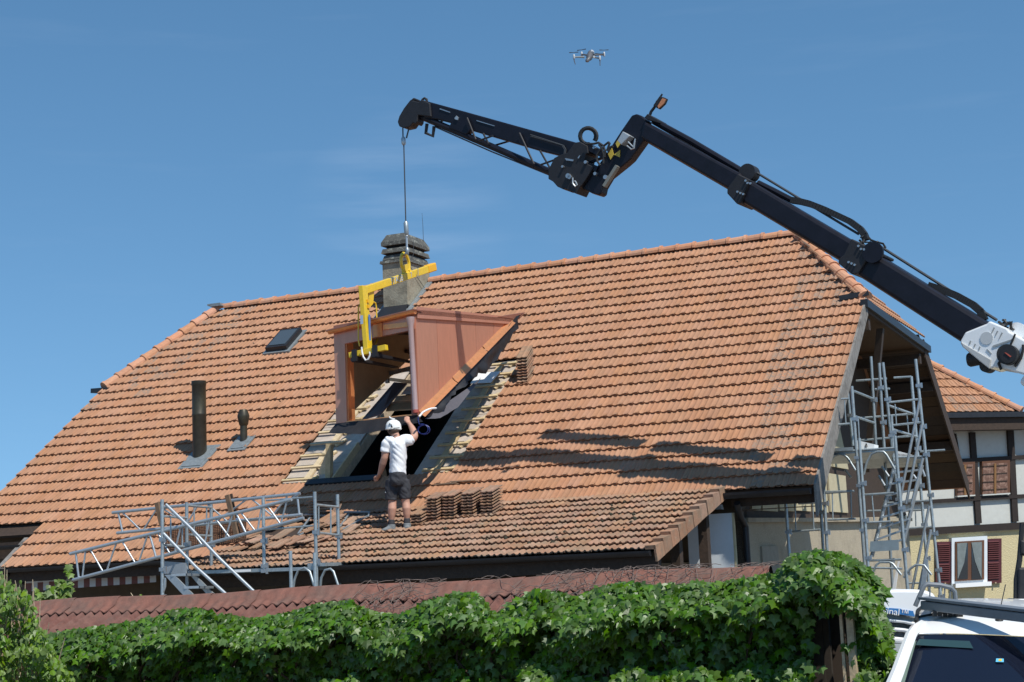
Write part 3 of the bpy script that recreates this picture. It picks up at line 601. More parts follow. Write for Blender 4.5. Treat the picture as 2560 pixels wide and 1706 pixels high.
b = MB(); b.lathe(pd0, pd1-pd0, [(.075, -.06), (.07, 0), (.046, .09), (.046, (pd1-pd0).length), (.040, (pd1-pd0).length)], 16); dp = b.build('downpipe', mat('satin_copper_pipe', (.60, .40, .36), .35, metal=.5, var=.05), dorm, smooth='auto')
b = MB(); b.lathe(pd1-(pd1-pd0).normalized()*.02, pd1-pd0, [(.05, 0), (.052, .05), (.044, .055), (.044, .01)], 16); b.build('pipe_socket', mat('red_socket', (.35, .07, .05), .5), dp, smooth='auto')
# cheek
CW = lambda x, y: pu(x, y, DU1)
pA, pB, pB2, pC = CW(1055, 790), CW(1290, 792), CW(1262, 806), CW(1061, 1040)
pA = fq(DU1+.005, 6.60, DW+.02); pC = fq(DU1+.005, 4.95, DW+.02)
pB2.x, pB2.y = pB2.x, pB2.y
def onedge(a, c, f): return a.lerp(c, f)
ns = 5; cheek_parts = []
tip = CW(1275, 806)
for i in range(ns):
    f0, f1 = i/ns, (i+1)/ns-.0025
    top0, top1 = onedge(pA, tip, f0), onedge(pA, tip, f1); bo0, bo1 = onedge(pC, tip, f0), onedge(pC, tip, f1)
    b = MB(); b.prism([bo0, bo1, top1, top0] if i < ns-1 else [bo0, tip, top0], U*.025); b.build('cheek_panel', 'copper', dorm)
b = MB(); b.prism([pA-U*.014, tip-U*.014, pC-U*.014], -U*.03, False); b.build('cheek_backing', 'copper_dk', dorm)
# left cheek, seen from inside
off = U*(DU0-DU1+.04)
b = MB(); b.prism([pA+off-Z*.12, tip+off, pC+off], U*.03, False); b.build('left_cheek', 'ply', dorm)
# roof sheet and verge strip
tl = off+U*-.06
b = MB(); b.hexa([pA+tl-Z*.12, pA+U*.05, tip+U*.05+Z*.0, tip+tl-Z*.08, pA+tl-Z*.02, pA+U*.05+Z*.08, tip+U*.05+Z*.06, tip+tl+Z*.0]); b.build('roof_sheet', 'copper_dk', dorm)
v0, v1 = CW(1052, 780), CW(1292, 795)
b = MB(); b.hexa([pA+U*.03-Z*.06, pA+U*.05-Z*.06, tip+U*.05-Z*.04, tip+U*.03-Z*.04, pA+U*.03+Z*.13, pA+U*.05+Z*.13, tip+U*.05+Z*.09, tip+U*.03+Z*.09]); b.build('verge_strip', 'copper', dorm)
b = MB(); b.prism([CW(1238, 793), CW(1306, 782), CW(1290, 800)], U*.12); b.build('roof_corner', 'copper_dk', dorm)
# bright apron along the cheek foot
ap0, ap1 = pC, tip; ad = (ap1-ap0).normalized(); an = U
for i in range(3):
    a, c = ap0.lerp(ap1, i/3), ap0.lerp(ap1, (i+1)/3-.005)
    h = Z*.15; b = MB(); b.add([a+h*.65, c+h*.65, c+h*.35+U*.03, a+h*.45+U*.03, c+h*.1+U*.07, a+h*.1+U*.07, c-h*.12+U*.12, a-h*.12+U*.12], [(0, 1, 2, 3), (3, 2, 4, 5), (5, 4, 6, 7)])
    b.build('apron', 'copper_hot', dorm)
# crumpled black membrane skirt hanging from the apron
def sheet(p0s, p1s, nv, amp, name, m, seed):
    nu = len(p0s); vs = []; fs = []
    for i in range(nu):
        for j in range(nv):
            p = p0s[i].lerp(p1s[i], j/(nv-1)); q = mnoise.noise_vector(p*5+V((seed, 0, 0)))*amp*(j/(nv-1)*.8+.2); vs.append(p+q)
    for i in range(nu-1):
        for j in range(nv-1): fs.append((i*nv+j, (i+1)*nv+j, (i+1)*nv+j+1, i*nv+j+1))
    b = MB(); b.add(vs, fs); return b.build(name, m, dorm, smooth=True)
def curve(pts, n_):
    out = []
    for i in range(n_):
        t = i/(n_-1)*(len(pts)-1); k = min(int(t), len(pts)-2); out.append(pts[k].lerp(pts[k+1], t-k))
    return out
up_ = curve([CW(1055, 1040), CW(1090, 1003), CW(1130, 965), CW(1172, 920), CW(1215, 870), CW(1255, 825), CW(1282, 793)], 36)
lo_ = curve([pu(1085, 1040, DU1+.10), pu(1115, 1008, DU1+.11), pu(1150, 975, DU1+.12), pu(1195, 942, DU1+.12), pu(1225, 925, DU1+.12), pu(1272, 862, DU1+.11), pu(1304, 788, DU1+.08)], 36)
sheet([p+U*.07 for p in up_], lo_, 9, .10, 'membrane_skirt', 'membrane', 1)
fl0 = curve([pu(1062, 1043, DU1+.05), pu(1120, 1000, DU1+.11), pu(1200, 945, DU1+.13)], 12); fl1 = curve([pu(1100, 1045, DU1+.15), pu(1150, 1015, DU1+.2), pu(1205, 940, DU1+.16)], 12)
sheet([p-Z*.03 for p in fl0], fl1, 4, .02, 'membrane_flap', 'membrane_g', 4)
b = MB(); b.tube(curve([pu(1048, 1042, DU1+.3), pu(1058, 1030, DU1+.33), pu(1075, 1022, DU1+.35), pu(1090, 1021, DU1+.35)], 8), .016, 6); b.build('foam_tape', 'white', dorm, smooth='auto')
# front membrane under the sill
f0 = curve([fq(DU0-.0, 4.95, DW-.01), fq(-12.7, 4.965, DW-.01), fq(DU1, 4.97, DW-.01)], 20)
f1 = curve([pw(822, 1083, DW-.18), pw(905, 1085, DW-.2), pw(960, 1074, DW-.2), pw(1058, 1056, DW-.16)], 20)
sheet(f0, f1, 6, .03, 'sill_membrane', 'membrane', 7)
b = MB(); b.hexa([fq(DU0+.2, 4.945, DW-.01), fq(DU1-.1, 4.965, DW-.01), fq(DU1-.1, 4.965, DW+.16), fq(DU0+.2, 4.945, DW+.16), fq(DU0+.2, 4.97, DW-.01), fq(DU1-.1, 4.99, DW-.01), fq(DU1-.1, 4.99, DW+.16), fq(DU0+.2, 4.97, DW+.16)]); b.build('sill', 'copper_hot', dorm)
# inside: ceiling boards, frame timbers, boards and paper
b = MB(); b.hexa([pA+off-Z*.16, pA-U*.06-Z*.06, tip-U*.06-Z*.06, tip+off-Z*.10, pA+off-Z*.14, pA-U*.06-Z*.04, tip-U*.06-Z*.04, tip+off-Z*.08]); b.build('ceiling', 'soffit', dorm)
for k, (x0, y0, x1, y1, wq, th, m) in enumerate(((964, 916, 969, 958, 24.2, .06, 'verge'), (972, 935, 1034, 919, 24.2, .08, 'verge'), (970, 948, 1030, 956, 24.6, .09, 'wood_old'), (930, 884, 1030, 880, 24.9, .3, 'soffit'))):
    b = MB(); b.bar(pw(x0, y0, wq), pw(x1, y1, wq), .06, th, W); b.build('inner_timber', m, dorm)
b = MB(); b.prism([pw(905, 1050, 22.9), pw(952, 1037, 22.9), pw(1018, 960, 24.3), pw(985, 957, 24.3)], Z*.02); b.build('inner_upstand', 'membrane_g', dorm)
for k, (y0, y1, m) in enumerate(((1012, 1028, 'ply'), (1006, 1012, 'wood'), (992, 1005, 'wood_old'))):
    b = MB(); wq = 23.3+k*.35; b.prism([pw(965+k*10, y1, wq), pw(1036, y1-4, wq), pw(1036, y0-4, wq+.2), pw(972+k*10, y0, wq+.2)], Z*.02); b.build('inner_board', m, dorm)
ps = [pw(1002, 987, 23.8), pw(1036, 984, 23.8), pw(1036, 966, 24.2), pw(1018, 967, 24.2)]
b = MB(); b.prism(ps, Z*.004); ppr = b.build('paper_note', 'white', dorm)
b = MB(); b.bar(ps[0].lerp(ps[1], .5)+Z*.006+W*.12, ps[0].lerp(ps[1], .8)+Z*.006+W*.2, .02, .002); b.bar(ps[0].lerp(ps[1], .5)+Z*.006+W*.12, ps[0].lerp(ps[1], .8)+Z*.006+W*.1, .02, .002); b.build('marker_line', 'red_print', ppr, kind='stuff')
# ---------------------------------------------------------------- yellow lifting fork
FU = -12.985; FWp = 22.16
fork = thing('lifting_fork', Q(FU, FWp, 5.9), 'yellow crane fork with slanted top arm reaching into the copper dormer', 'crane fork')
pt0, pt1 = pw(907, 716, FWp), pw(921, 888, FWp)
b = MB(); b.bar(pt0, pt1, .085, .16, W); bevel(b.build('mast', 'yellow', fork), .008)
fu = lambda x, y: pu(x, y, FU)
b = MB(); t0 = fu(908, 727); t1 = fu(1072, 672); b.bar(t0, t1, .09, .125); bevel(b.build('top_arm', 'yellow', fork), .008)
t2 = t1 + (t1-t0).normalized()*.22; ta = (t1-t0).normalized(); tn = ta.cross(U)
b = MB(); b.bar(t1-ta*.1, t2, .115, .15); bevel(b.build('sliding_sleeve', 'yellow2', fork), .02)
b = MB(); b.prism([fu(920, 722), fu(935, 716), fu(931, 760), fu(922, 770)], U*.03); b.build('gusset', 'yellow', fork)
mt = frame(t0.lerp(t1, .40)+U*.056, ta, Z-ta*ta.z, U); mt.normalize()
zz = (Z-ta*ta.dot(Z)).normalized()
text('brand_lettering', 'STAUB', .15, frame(t0.lerp(t1, .46)+U*.048, ta, zz, ta.cross(zz)), 'grey_blue', fork)
text('number_lettering', '7', .12, frame(t0.lerp(t1, .68)+U*.048, ta, zz, ta.cross(zz)), 'grey_blue', fork)
md_ = (pt1-pt0).normalized()
b = MB(); b.box(pt0.lerp(pt1, .62)+U*.052+W*.02, U*.004, W*.06, Z*.46); b.build('blue_sticker', 'blue_print', fork)
b = MB(); b.box(pt0.lerp(pt1, .50)-W*.108-U*.01, U*.05, W*.004, Z*.14); b.build('white_sticker', 'grey_blue', fork)
for zf in (.22, .30):
    b = MB(); b.box(pt0.lerp(pt1, zf)+U*.055+W*.03, U*.02, W*.05, Z*.05); b.build('lock_plate', 'yellow2', fork)
def loop(pts, r, name, m, parent, n=7): b = MB(); b.tube(pts, r, n); return b.build(name, m, parent, smooth='auto')
loop([pw(899, 866, FWp), pw(896, 850, FWp), pw(896, 770, FWp), pw(900, 763, FWp), pw(905, 765, FWp)], .012, 'guard_rod', 'yellow', fork)
loop([fu(926, 756)+U*.06, fu(931, 759)+U*.06, fu(933, 768)+U*.06, fu(936, 850)+U*.06, fu(930, 866)+U*.06], .012, 'guard_rod', 'yellow', fork)
c0, c1 = pw(875, 889, FWp-.05), pw(967, 869, FWp-.05)
b = MB(); b.bar(c0, c1, .09, .09); bevel(b.build('carriage_bar', 'yellow', fork), .006)
for x, y in ((891, 886), (942, 875)):
    b = MB(); q = pw(x, y+5, FWp-.05); b.box(q, U*.085, W*.16, Z*.20); b.build('tine_bracket', 'crane2', fork)
    b = MB(); q2 = q - Z*.09; b.hexa([q2-U*.05-W*.1, q2+U*.05-W*.1, q2+U*.05+W*1.3+Z*.03, q2-U*.05+W*1.3+Z*.03, q2-U*.05-W*.1+Z*.06, q2+U*.05-W*.1+Z*.06, q2+U*.05+W*1.3+Z*.05, q2-U*.05+W*1.3+Z*.05]); b.build('tine', 'crane2', fork)
loop([pw(x, y, FWp-.14) for x, y in ((904, 868), (905, 880), (908, 892), (914, 901), (921, 898), (925, 888), (924, 880))], .014, 'hose', 'white', fork)
# lifting eye
ey = t0.lerp(t1, .655); pts = [ey + ta*(.14*math.cos(a)) + zz*(.23+.17*math.sin(a)) for a in [math.pi*(-.35+1.7*k/14) for k in range(15)]]
loop([ey-ta*.15+zz*.05]+list(reversed(pts))[0:0]+pts[::-1][:0]+[ey-ta*.13+zz*.2], .02, 'eye_leg', 'yellow', fork); loop(pts, .03, 'lifting_eye', 'yellow', fork)
b = MB(); b.prism([ey+ta*.16+zz*.06, ey-ta*.16+zz*.06, ey-ta*.12+zz*.2, ey+ta*.12+zz*.2], U*.03); b.build('eye_plate', 'yellow', fork)
loop([fu(1036, 672)+U*.07, fu(1037, 690)+U*.07, fu(1034, 694)+U*.07, fu(1032, 688)+U*.07], .006, 'safety_wire', 'steel', fork)
# ---------------------------------------------------------------- crane
CP0 = V((2.2, 24.0, 9.29)); CH = V((7.99, -4.9, 0)).normalized(); CN = V((CH.y, -CH.x, 0))
if CN.y > 0: CN = -CN            # towards the camera
def cp(x, y, off=0): return pl(x, y, CP0+CN*off, CN)
z4 = lambda x, y: (940+x/3.096, 100+y/3.096)
z8 = lambda x, y: (1360+x/6.27, 250+y/6.27)
z5 = lambda x, y: (1600+x/2.376, 300+y/2.376)
z9 = lambda x, y: (2040+x/2.704, 680+y/2.704)
z10 = lambda x, y: (2380+x/7.128, 740+y/7.128)
crane = thing('mobile_crane', cp(3000, 1290)*V((1, 1, 0)) if False else V((9.3, 19.6, 0)), 'truck crane with long black telescopic boom and folded lattice jib above the roof', 'crane')
def cpoly(zf, pts, th, name, m, off=0, bev=.012, parent=None):
    b = MB(); b.prism([cp(*zf(x, y), off) for x, y in pts], CN*th); o = b.build(name, m, parent or crane); recalc(o)
    return bevel(o, bev) if bev else o
def ctube(zf, pts, r, name, m, off=0, n=8, parent=None, cat=None):
    b = MB(); b.tube([cp(*zf(x, y), off) for x, y in pts], r, n); return b.build(name, m, parent or crane, smooth='auto')
i1 = cpoly(z5, [(50, 20), (630, 335), (580, 440), (30, 122)], .34, 'inner_boom_section', 'crane', bev=.04)
i2 = cpoly(z5, [(680, 372), (1310, 745), (1240, 862), (630, 500)], .42, 'middle_boom_section', 'crane', bev=.05)
i3 = cpoly(z5, [(1400, 790), (2110, 1225), (1960, 1345), (1290, 915)], .5, 'outer_boom_section', 'crane', bev=.06)
for o_, pts in ((i1, [(30, 124), (580, 442)]), (i2, [(632, 502), (1230, 858)]), (i3, [(1292, 917), (1950, 1340)])):
    b = MB(); b.bar(cp(*z5(*pts[0])), cp(*z5(*pts[1])), .10, .018); b.build('bounce_strip', mat('tile_bounce_orange', (.25, .12, .05), .7, var=.3), o_)  # orange light bounced up from the tiles, put into the strip's colour
cl = cpoly(z5, [(625, 340), (695, 375), (640, 512), (620, 520), (560, 455), (562, 425)], .54, 'boom_collar', 'crane2', bev=.015)
c2 = cpoly(z5, [(1300, 725), (1400, 775), (1470, 810), (1465, 825), (1410, 820), (1340, 930), (1300, 935), (1222, 870), (1225, 845), (1255, 820)], .62, 'boom_collar', 'crane2', bev=.015)
def disc(zf, x, y, r, th, off, name, m, parent, n=20):
    c = cp(*zf(x, y), off); b = MB(); b.lathe(c-CN*th/2, CN, [(r, 0), (r, th)], n); return b.build(name, m, parent, smooth='auto')
disc(z5, 650, 318, .13, .2, 0, 'pulley', 'crane2', cl); disc(z5, 1385, 788, .15, .05, .31, 'cover_disc', 'crane', c2)
for zf, pts, pa in ((z5, [(628, 362), (640, 376), (656, 378), (580, 428), (598, 436), (614, 442)], cl), (z5, [(1298, 750), (1314, 768), (1332, 770), (1240, 846), (1258, 854), (1276, 862)], c2)):
    for x, y in pts: disc(zf, x, y, .017, .03, .285 if pa is cl else .325, 'bolt', 'steel', pa, 8)
def chain(zf, pts, r, name):
    P_ = [cp(*zf(x, y)) for x, y in pts]; dense = curve(P_, 40); b = MB()
    for i in range(39): b.bar(dense[i].lerp(dense[i+1], .04), dense[i].lerp(dense[i+1], .96), .10, r*2, CN.cross(dense[i+1]-dense[i]))
    b.tube(dense, r*.75, 8); return b.build(name, 'rubber', crane)
chain(z5, [(900, 478), (950, 485), (1010, 500), (1100, 535), (1180, 572), (1250, 605), (1310, 650), (1335, 685), (1342, 715)], .045, 'energy_chain')
chain(z5, [(1715, 985), (1800, 1012), (1880, 1045), (1980, 1100), (2025, 1140), (2045, 1190)], .05, 'energy_chain')
for pa_, pb_ in (((95, 14), (640, 332)), ((690, 400), (1300, 765)), ((1400, 850), (2050, 1235))):
    b = MB(); b.bar(cp(*z5(*pa_), -.52), cp(*z5(*pb_), -.52), .26, .10); b.build('shadow_tray', 'crane2', crane)  # trays added behind the boom to cast the upper shadow band on the roof
ctube(z5, [(85, 8), (300, 125), (620, 315)], .05, 'hydraulic_rod', 'crane'); ctube(z5, [(700, 375), (800, 425), (905, 480)], .045, 'hydraulic_rod', 'crane')
ctube(z5, [(690, 312), (1000, 500), (1300, 680)], .018, 'steel_rope', 'cable'); ctube(z5, [(1400, 735), (1700, 925), (2120, 1190)], .02, 'steel_rope', 'cable')
b = MB()
for k in range(9):
    x, y = 1310+rnd.uniform(0, 110), 690+rnd.uniform(0, 40); b.tube([cp(*z5(x, y), rnd.uniform(-.1, .2)), cp(*z5(x+rnd.uniform(-25, 35), y+rnd.uniform(-15, 30)), rnd.uniform(-.1, .2)), cp(*z5(x+rnd.uniform(-10, 50), y+rnd.uniform(10, 60)), .1)], .016, 5)
for k in range(8):
    x, y = 2125+rnd.uniform(0, 60), 1185+rnd.uniform(0, 40); b.tube([cp(*z5(x, y), rnd.uniform(-.1, .2)), cp(*z5(x+rnd.uniform(-10, 35), y+rnd.uniform(-15, 25)), rnd.uniform(-.1, .2)), cp(*z5(x+rnd.uniform(10, 50), y+rnd.uniform(10, 40)), .1)], .018, 5)
b.build('hose_bundle', 'rubber', crane, kind='stuff')
# white base section
wb = cpoly(z10, [(260, 850), (350, 690), (725, 540), (775, 490), (1090, 620), (1130, 680), (1600, 940), (1600, 1500), (1090, 1350), (870, 1310), (770, 1335), (600, 1200), (300, 950), (262, 880)], .62, 'base_section', 'white_paint', bev=.03)
b = MB(); e0, e1 = cp(*z10(1500, 1230)), cp(*z10(3900, 2800)); b.bar(e0, e1, .5, .62); bevel(b.build('base_boom', 'white_paint', crane), .05)
cpoly(z10, [(270, 860), (800, 1170), (770, 1335), (600, 1200), (300, 950)], .58, 'underside_plate', mat('grey_paint', (.45, .46, .45), .4), off=.045, bev=.01, parent=wb)
for pts in ([(745, 560), (765, 570), (710, 670), (700, 665)], [(805, 618), (825, 628), (785, 705), (770, 700)], [(885, 650), (905, 660), (848, 765), (838, 760)], [(325, 795), (345, 805), (320, 870), (300, 860)], [(408, 850), (428, 860), (400, 920), (385, 910)], [(490, 900), (510, 910), (485, 970), (468, 960)], [(615, 955), (635, 950), (710, 1030), (690, 1035)], [(720, 900), (745, 880), (1070, 770), (1040, 810), (745, 920)]):
    cpoly(z10, pts, .012, 'slot', mat('slot_grey', (.30, .32, .32), .6), off=.314, bev=0, parent=wb)
disc(z10, 618, 755, .085, .02, .31, 'pin', mat('pin_grey', (.5, .52, .52), .5), wb)
hr = disc(z10, 1000, 1050, .135, .14, .40, 'hose_reel', 'rubber', wb, 28); disc(z10, 1000, 1050, .11, .02, .48, 'reel_cover', 'crane2', hr, 28)
cpoly(z10, [(935, 1010), (960, 1012), (1060, 1080), (1040, 1095)], .01, 'reel_label', 'red_print', off=.495, bev=0, parent=hr)
ctube(z10, [(1125, 680), (1080, 800), (1010, 930)], .014, 'cable', 'rubber', .33, parent=wb); ctube(z10, [(890, 1110), (830, 1210), (880, 1315)], .02, 'cable', 'rubber', .33, parent=wb)
ctube(z10, [(1265, 870), (1270, 950), (1230, 1110), (1120, 1260)], .018, 'cable', 'rubber', .33, parent=wb)
b = MB(); q = cp(*z10(410, 1130)); b.lathe(q-CH*.1, CH, [(.08, 0), (.1, .03), (.085, .2), (.03, .22)], 14); b.tube([q+CH*.1, q+CH*.3+Z*.03, q+CH*.42+Z*.12], .025, 6); b.build('work_light', 'rubber', wb, smooth='auto')
disc(z10, 640, 1255, .09, .2, 0, 'roller', 'rubber', wb); disc(z10, 1200, 650, .12, .3, -.05, 'rope_guide', 'white_paint', wb)
# elbow link
lk = cpoly(z8, [(1250, 510), (1420, 265), (1490, 240), (1560, 265), (1640, 330), (1660, 420), (1615, 650), (1400, 950), (1310, 1030), (1060, 1230), (965, 1390), (945, 1480), (905, 1515), (800, 1485), (640, 1405), (720, 1300), (860, 1080), (1000, 900)], .2, 'elbow_link', 'crane', bev=.02)
cpoly(z8, [(1640, 310), (1690, 250), (1860, 345), (1850, 390), (1680, 340)], .3, 'rod_bracket', 'crane2', bev=.01)
for pts in ([(1065, 755), (1095, 860), (1045, 940), (1005, 850)], [(1195, 785), (1190, 905), (1100, 860)], [(1150, 640), (1200, 690), (1155, 755), (1125, 690)]):
    cpoly(z8, pts, .012, 'warning_mark', mat('dull_yellow', (.55, .42, .07), .5, var=.15), off=.11, bev=0, parent=lk)
sb = cpoly(z8, [(1270, 510), (1385, 580), (1245, 720), (1185, 655)], .16, 'sensor_box', mat('grey_box', (.42, .46, .48), .4, metal=.3), off=.18, bev=.01, parent=lk)
cpoly(z8, [(1255, 565), (1295, 580), (1265, 615), (1235, 600)], .01, 'display', 'crane2', off=.395, bev=0, parent=sb) if False else None
b = MB(); b.bar(cp(*z8(1155, 1038), .28), cp(*z8(950, 1360), .28), .05, .085, CN); b.build('grey_strut', mat('strut_grey', (.24, .235, .20), .5, metal=.3), lk)
ctube(z8, [(1320, 660), (1400, 740), (1420, 660), (1430, 610)], .012, 'cable', 'alu', .3, parent=lk); ctube(z8, [(1300, 720), (1370, 775), (1410, 760), (1425, 640)], .012, 'cable', 'alu', .3, parent=lk)
# jib
cpoly(z8, [(240, 945), (320, 900), (450, 860), (560, 705), (640, 690), (760, 755), (775, 870), (735, 880), (705, 1010), (860, 1085), (720, 1305), (640, 1405), (590, 1505), (400, 1420), (385, 1435), (290, 1390), (220, 1310), (150, 1270), (150, 1130)], .34, 'jib_base', 'crane2', bev=.02)
b = MB(); b.bar(cp(*z8(700, 735)), cp(*z8(1010, 900)), .3, .10); b.build('jib_strut', 'crane', crane)
b = MB(); b.bar(cp(*z8(700, 1030)), cp(*z8(900, 1110)), .3, .09); b.build('jib_strut', 'crane', crane)
b = MB(); b.bar(cp(*z8(715, 985)), cp(*z8(930, 905)), .05, .035); b.build('jib_strut', 'crane', crane)
cpoly(z4, [(372, 470), (700, 560), (1605, 812), (1590, 905), (1470, 912), (1270, 862), (745, 705), (715, 742), (575, 690), (592, 648), (490, 622), (380, 612)], .12, 'jib_beam', 'crane', bev=.02)
jc = ctube(z4, [(345, 592), (900, 828), (1440, 1062)], .055, 'jib_lower_chord', 'crane'); ctube(z4, [(455, 672), (900, 868), (1370, 1058)], .012, 'steel_rope', 'cable')
for a, c_ in (((705, 605), (772, 772)), ((830, 725), (872, 805)), ((1110, 722), (1222, 962)), ((1270, 858), (1357, 1012)), ((800, 780), (905, 742)), ((903, 822), (1035, 783)), ((1275, 967), (1450, 905)), ((470, 650), (520, 625))):
    ctube(z4, [a, c_], .017, 'jib_lattice', 'crane2', off=rnd.choice((-.1, .1)))
cpoly(z4, [(205, 600), (240, 540), (288, 478), (300, 470), (318, 455), (322, 468), (312, 482), (360, 492), (375, 470), (440, 500), (450, 605), (350, 592), (345, 640), (330, 662), (310, 650), (288, 682), (240, 692), (205, 680), (192, 645)], .2, 'jib_head', 'crane2', bev=.015)
ctube(z4, [(362, 485), (360, 462), (375, 452), (392, 462), (394, 478)], .022, 'hose_loop', 'rubber'); ctube(z4, [(395, 650), (386, 722), (440, 746), (450, 670)], .03, 'guide_bow', 'crane2')
for pts in ([(495, 530), (575, 558), (574, 565), (493, 538)], [(780, 622), (920, 665), (918, 670), (778, 628)]): cpoly(z4, pts, .01, 'light_slot', 'steel', off=.066, bev=0)
cpoly(z4, [(610, 605), (625, 588), (640, 605), (634, 622), (612, 615)], .02, 'emblem', 'alu', off=.07, bev=0)
for k in range(2): ctube(z4, [(1195+k*4, 735+k*12), (1440+k*12, 815+k*4), (1460+k*10, 850), (1452+k*10, 905)], .010, 'hydraulic_pipe', 'cable', .08)
lp = [(690+125*math.cos(a)*(1+.03*k), 570+128*math.sin(a)) for k in range(2) for a in [math.pi*(.45+1.75*i/16) for i in range(17)]]
ctube(z8, lp[:17], .035, 'hose_loop', 'rubber'); ctube(z8, [(x+18, y) for x, y in lp[17:]], .022, 'hose_loop', 'rubber', .06)
for pts in ([(650, 690), (780, 690), (860, 670)], [(860, 675), (930, 720), (960, 800), (950, 900)], [(860, 700), (910, 760), (935, 860), (930, 1000)], [(940, 720), (1010, 665), (1030, 680), (985, 800)], [(900, 760), (830, 860), (830, 950), (880, 1030)], [(1010, 820), (1030, 750), (1080, 725)]):
    ctube(z8, curve([V((x, y, 0)) for x, y in pts], 10) and [tuple(p)[:2] for p in curve([V((x, y, 0)) for x, y in pts], 10)], .018, 'hose', 'rubber', .22)
for x, y, r in ((790, 755, .03), (660, 980, .04), (385, 1195, .06), (410, 1215, .05), (810, 1160, .04), (300, 1050, .03), (970, 1215, .05)): disc(z8, x, y, r*.7, .06, .18, 'fitting', 'steel', crane, 8)
ctube(z8, [(450, 1220), (450, 1310), (490, 1360), (520, 1335), (500, 1290), (480, 1270)], .012, 'cable_loop', 'alu', .2)
cpoly(z8, [(330, 915), (470, 940), (460, 965), (350, 950)], .02, 'steel_plate', 'steel', off=.182, bev=0); cpoly(z8, [(530, 915), (560, 870), (572, 880), (545, 922)], .02, 'steel_plate', 'steel', off=.182, bev=0)
cpoly(z8, [(1635, 265), (1665, 180), (1720, 110), (1770, 10), (1790, 20), (1740, 130), (1690, 195), (1665, 270)], .04, 'lamp_arm', 'crane2', bev=.004)
lam = cpoly(z8, [(1735, 100), (1835, -45), (1925, -20), (1890, 60), (1800, 145)], .12, 'boom_lamp', 'crane2', bev=.01)
cpoly(z8, [(1785, 100), (1860, -25), (1915, -8), (1880, 60), (1800, 135)], .02, 'lens', 'lamp_lens', off=.075, bev=0, parent=lam)
cpoly(z8, [(1775, 10), (1850, -95), (1858, -85), (1790, 30)], .03, 'lamp_bracket', 'crane2', bev=0)
# hook line
hk = lambda x, y: cp(x, y)
loop([hk(1007, 320), hk(1007.5, 344)], .012, 'steel_rope', 'cable', crane); loop([hk(1022, 322), hk(1016, 346)], .014, 'steel_rope', 'cable', crane)
def cyl(p, q, r, name, m, parent=None): b = MB(); b.lathe(p, q-p, [(r*.6, 0), (r, .03), (r, (q-p).length-.03), (r*.6, (q-p).length)], 14); return b.build(name, m, parent or crane, smooth='auto')
cyl(hk(1008, 343), hk(1009.5, 363), .04, 'rope_weight', 'alu'); loop([hk(1009.5, 362), hk(1014.5, 556)], .011, 'steel_rope', 'cable', crane)
cyl(hk(1014.5, 554), hk(1016.5, 588), .04, 'rope_weight', 'galv'); cyl(hk(1017, 588), hk(1017.5, 595), .02, 'swivel', 'steel'); loop([hk(1016.5, 592), hk(1017.5, 622)], .018, 'chain', 'alu', crane)
cyl(hk(1018, 620), hk(1019, 634), .032, 'swivel', 'galv')
eyt = ey+zz*.40; h0 = hk(1019, 634)
loop([h0, h0.lerp(eyt, .3)+ta*.05, h0.lerp(eyt, .7)+ta*.06, eyt+ta*.03-zz*.05, eyt-ta*.02-zz*.06, eyt-ta*.05], .024, 'hook', 'steel', crane)
# crane truck below the boom, mostly out of frame
tx = e1; yawd = CH; sdn = CN
b = MB(); b.lathe(V((e1.x, e1.y, .9)), Z, [(.7, 0), (.7, .5), (.4, .55), (.35, max(.6, e1.z-.9))], 20); b.build('turret', 'white_paint', crane)
b = MB(); b.box(V((e1.x, e1.y, .85)), yawd*7, sdn*2.3, Z*.35); b.build('chassis', 'crane2', crane)
for a_ in (-2.6, 1.4, 2.7):
    for s_ in (-1, 1):
        b = MB(); c = V((e1.x, e1.y, .5))+yawd*a_+sdn*(s_*.95); b.lathe(c-sdn*.15, sdn, [(.3, 0), (.5, .03), (.5, .27), (.3, .3)], 20); b.build('wheel', 'rubber', crane)
cabp = py(2640, 1540, 17.6)
b = MB(); b.box(V((cabp.x+.75, cabp.y, 1.45)), V((1.5, 0, 0)), V((0, 1.6, 0)), Z*2.0); cab_ = bevel(b.build('cab', 'white_paint', crane), .12, 3); cc_ = V((cabp.x+.75, cabp.y, 1.75)); b = MB(); b.box(cc_, V((1.2, 0, 0)), V((0, 1.62, 0)), Z*.75); b.box(cc_, V((1.52, 0, 0)), V((0, 1.2, 0)), Z*.75); bevel(b.build('cab_window', 'glass', cab_), .03)
mp_ = lambda x, y: py(x, y, 16.9)
b = MB(); b.tube([mp_(2575, 1330), mp_(2556, 1310), mp_(2549, 1400), mp_(2541, 1450), mp_(2540, 1512)], .03, 8); b.build('mirror_arm', 'rubber', crane, smooth='auto')
b = MB(); b.prism([mp_(2548, 1350), mp_(2566, 1352), mp_(2566, 1392), mp_(2549, 1386)], V((0, .1, 0))); bevel(b.build('mirror', 'rubber', crane), .02)
b = MB(); b.prism([mp_(2542, 1420), mp_(2575, 1418), mp_(2575, 1505), mp_(2541, 1512)], V((0, .12, 0))); bevel(b.build('mirror', 'crane2', crane), .02)
b = MB(); b.prism([mp_(2510, 1506), mp_(2535, 1497), mp_(2600, 1497), mp_(2600, 1560), mp_(2510, 1560)], V((0, .5, 0))); bevel(b.build('cab_corner', 'white_paint', crane), .05)
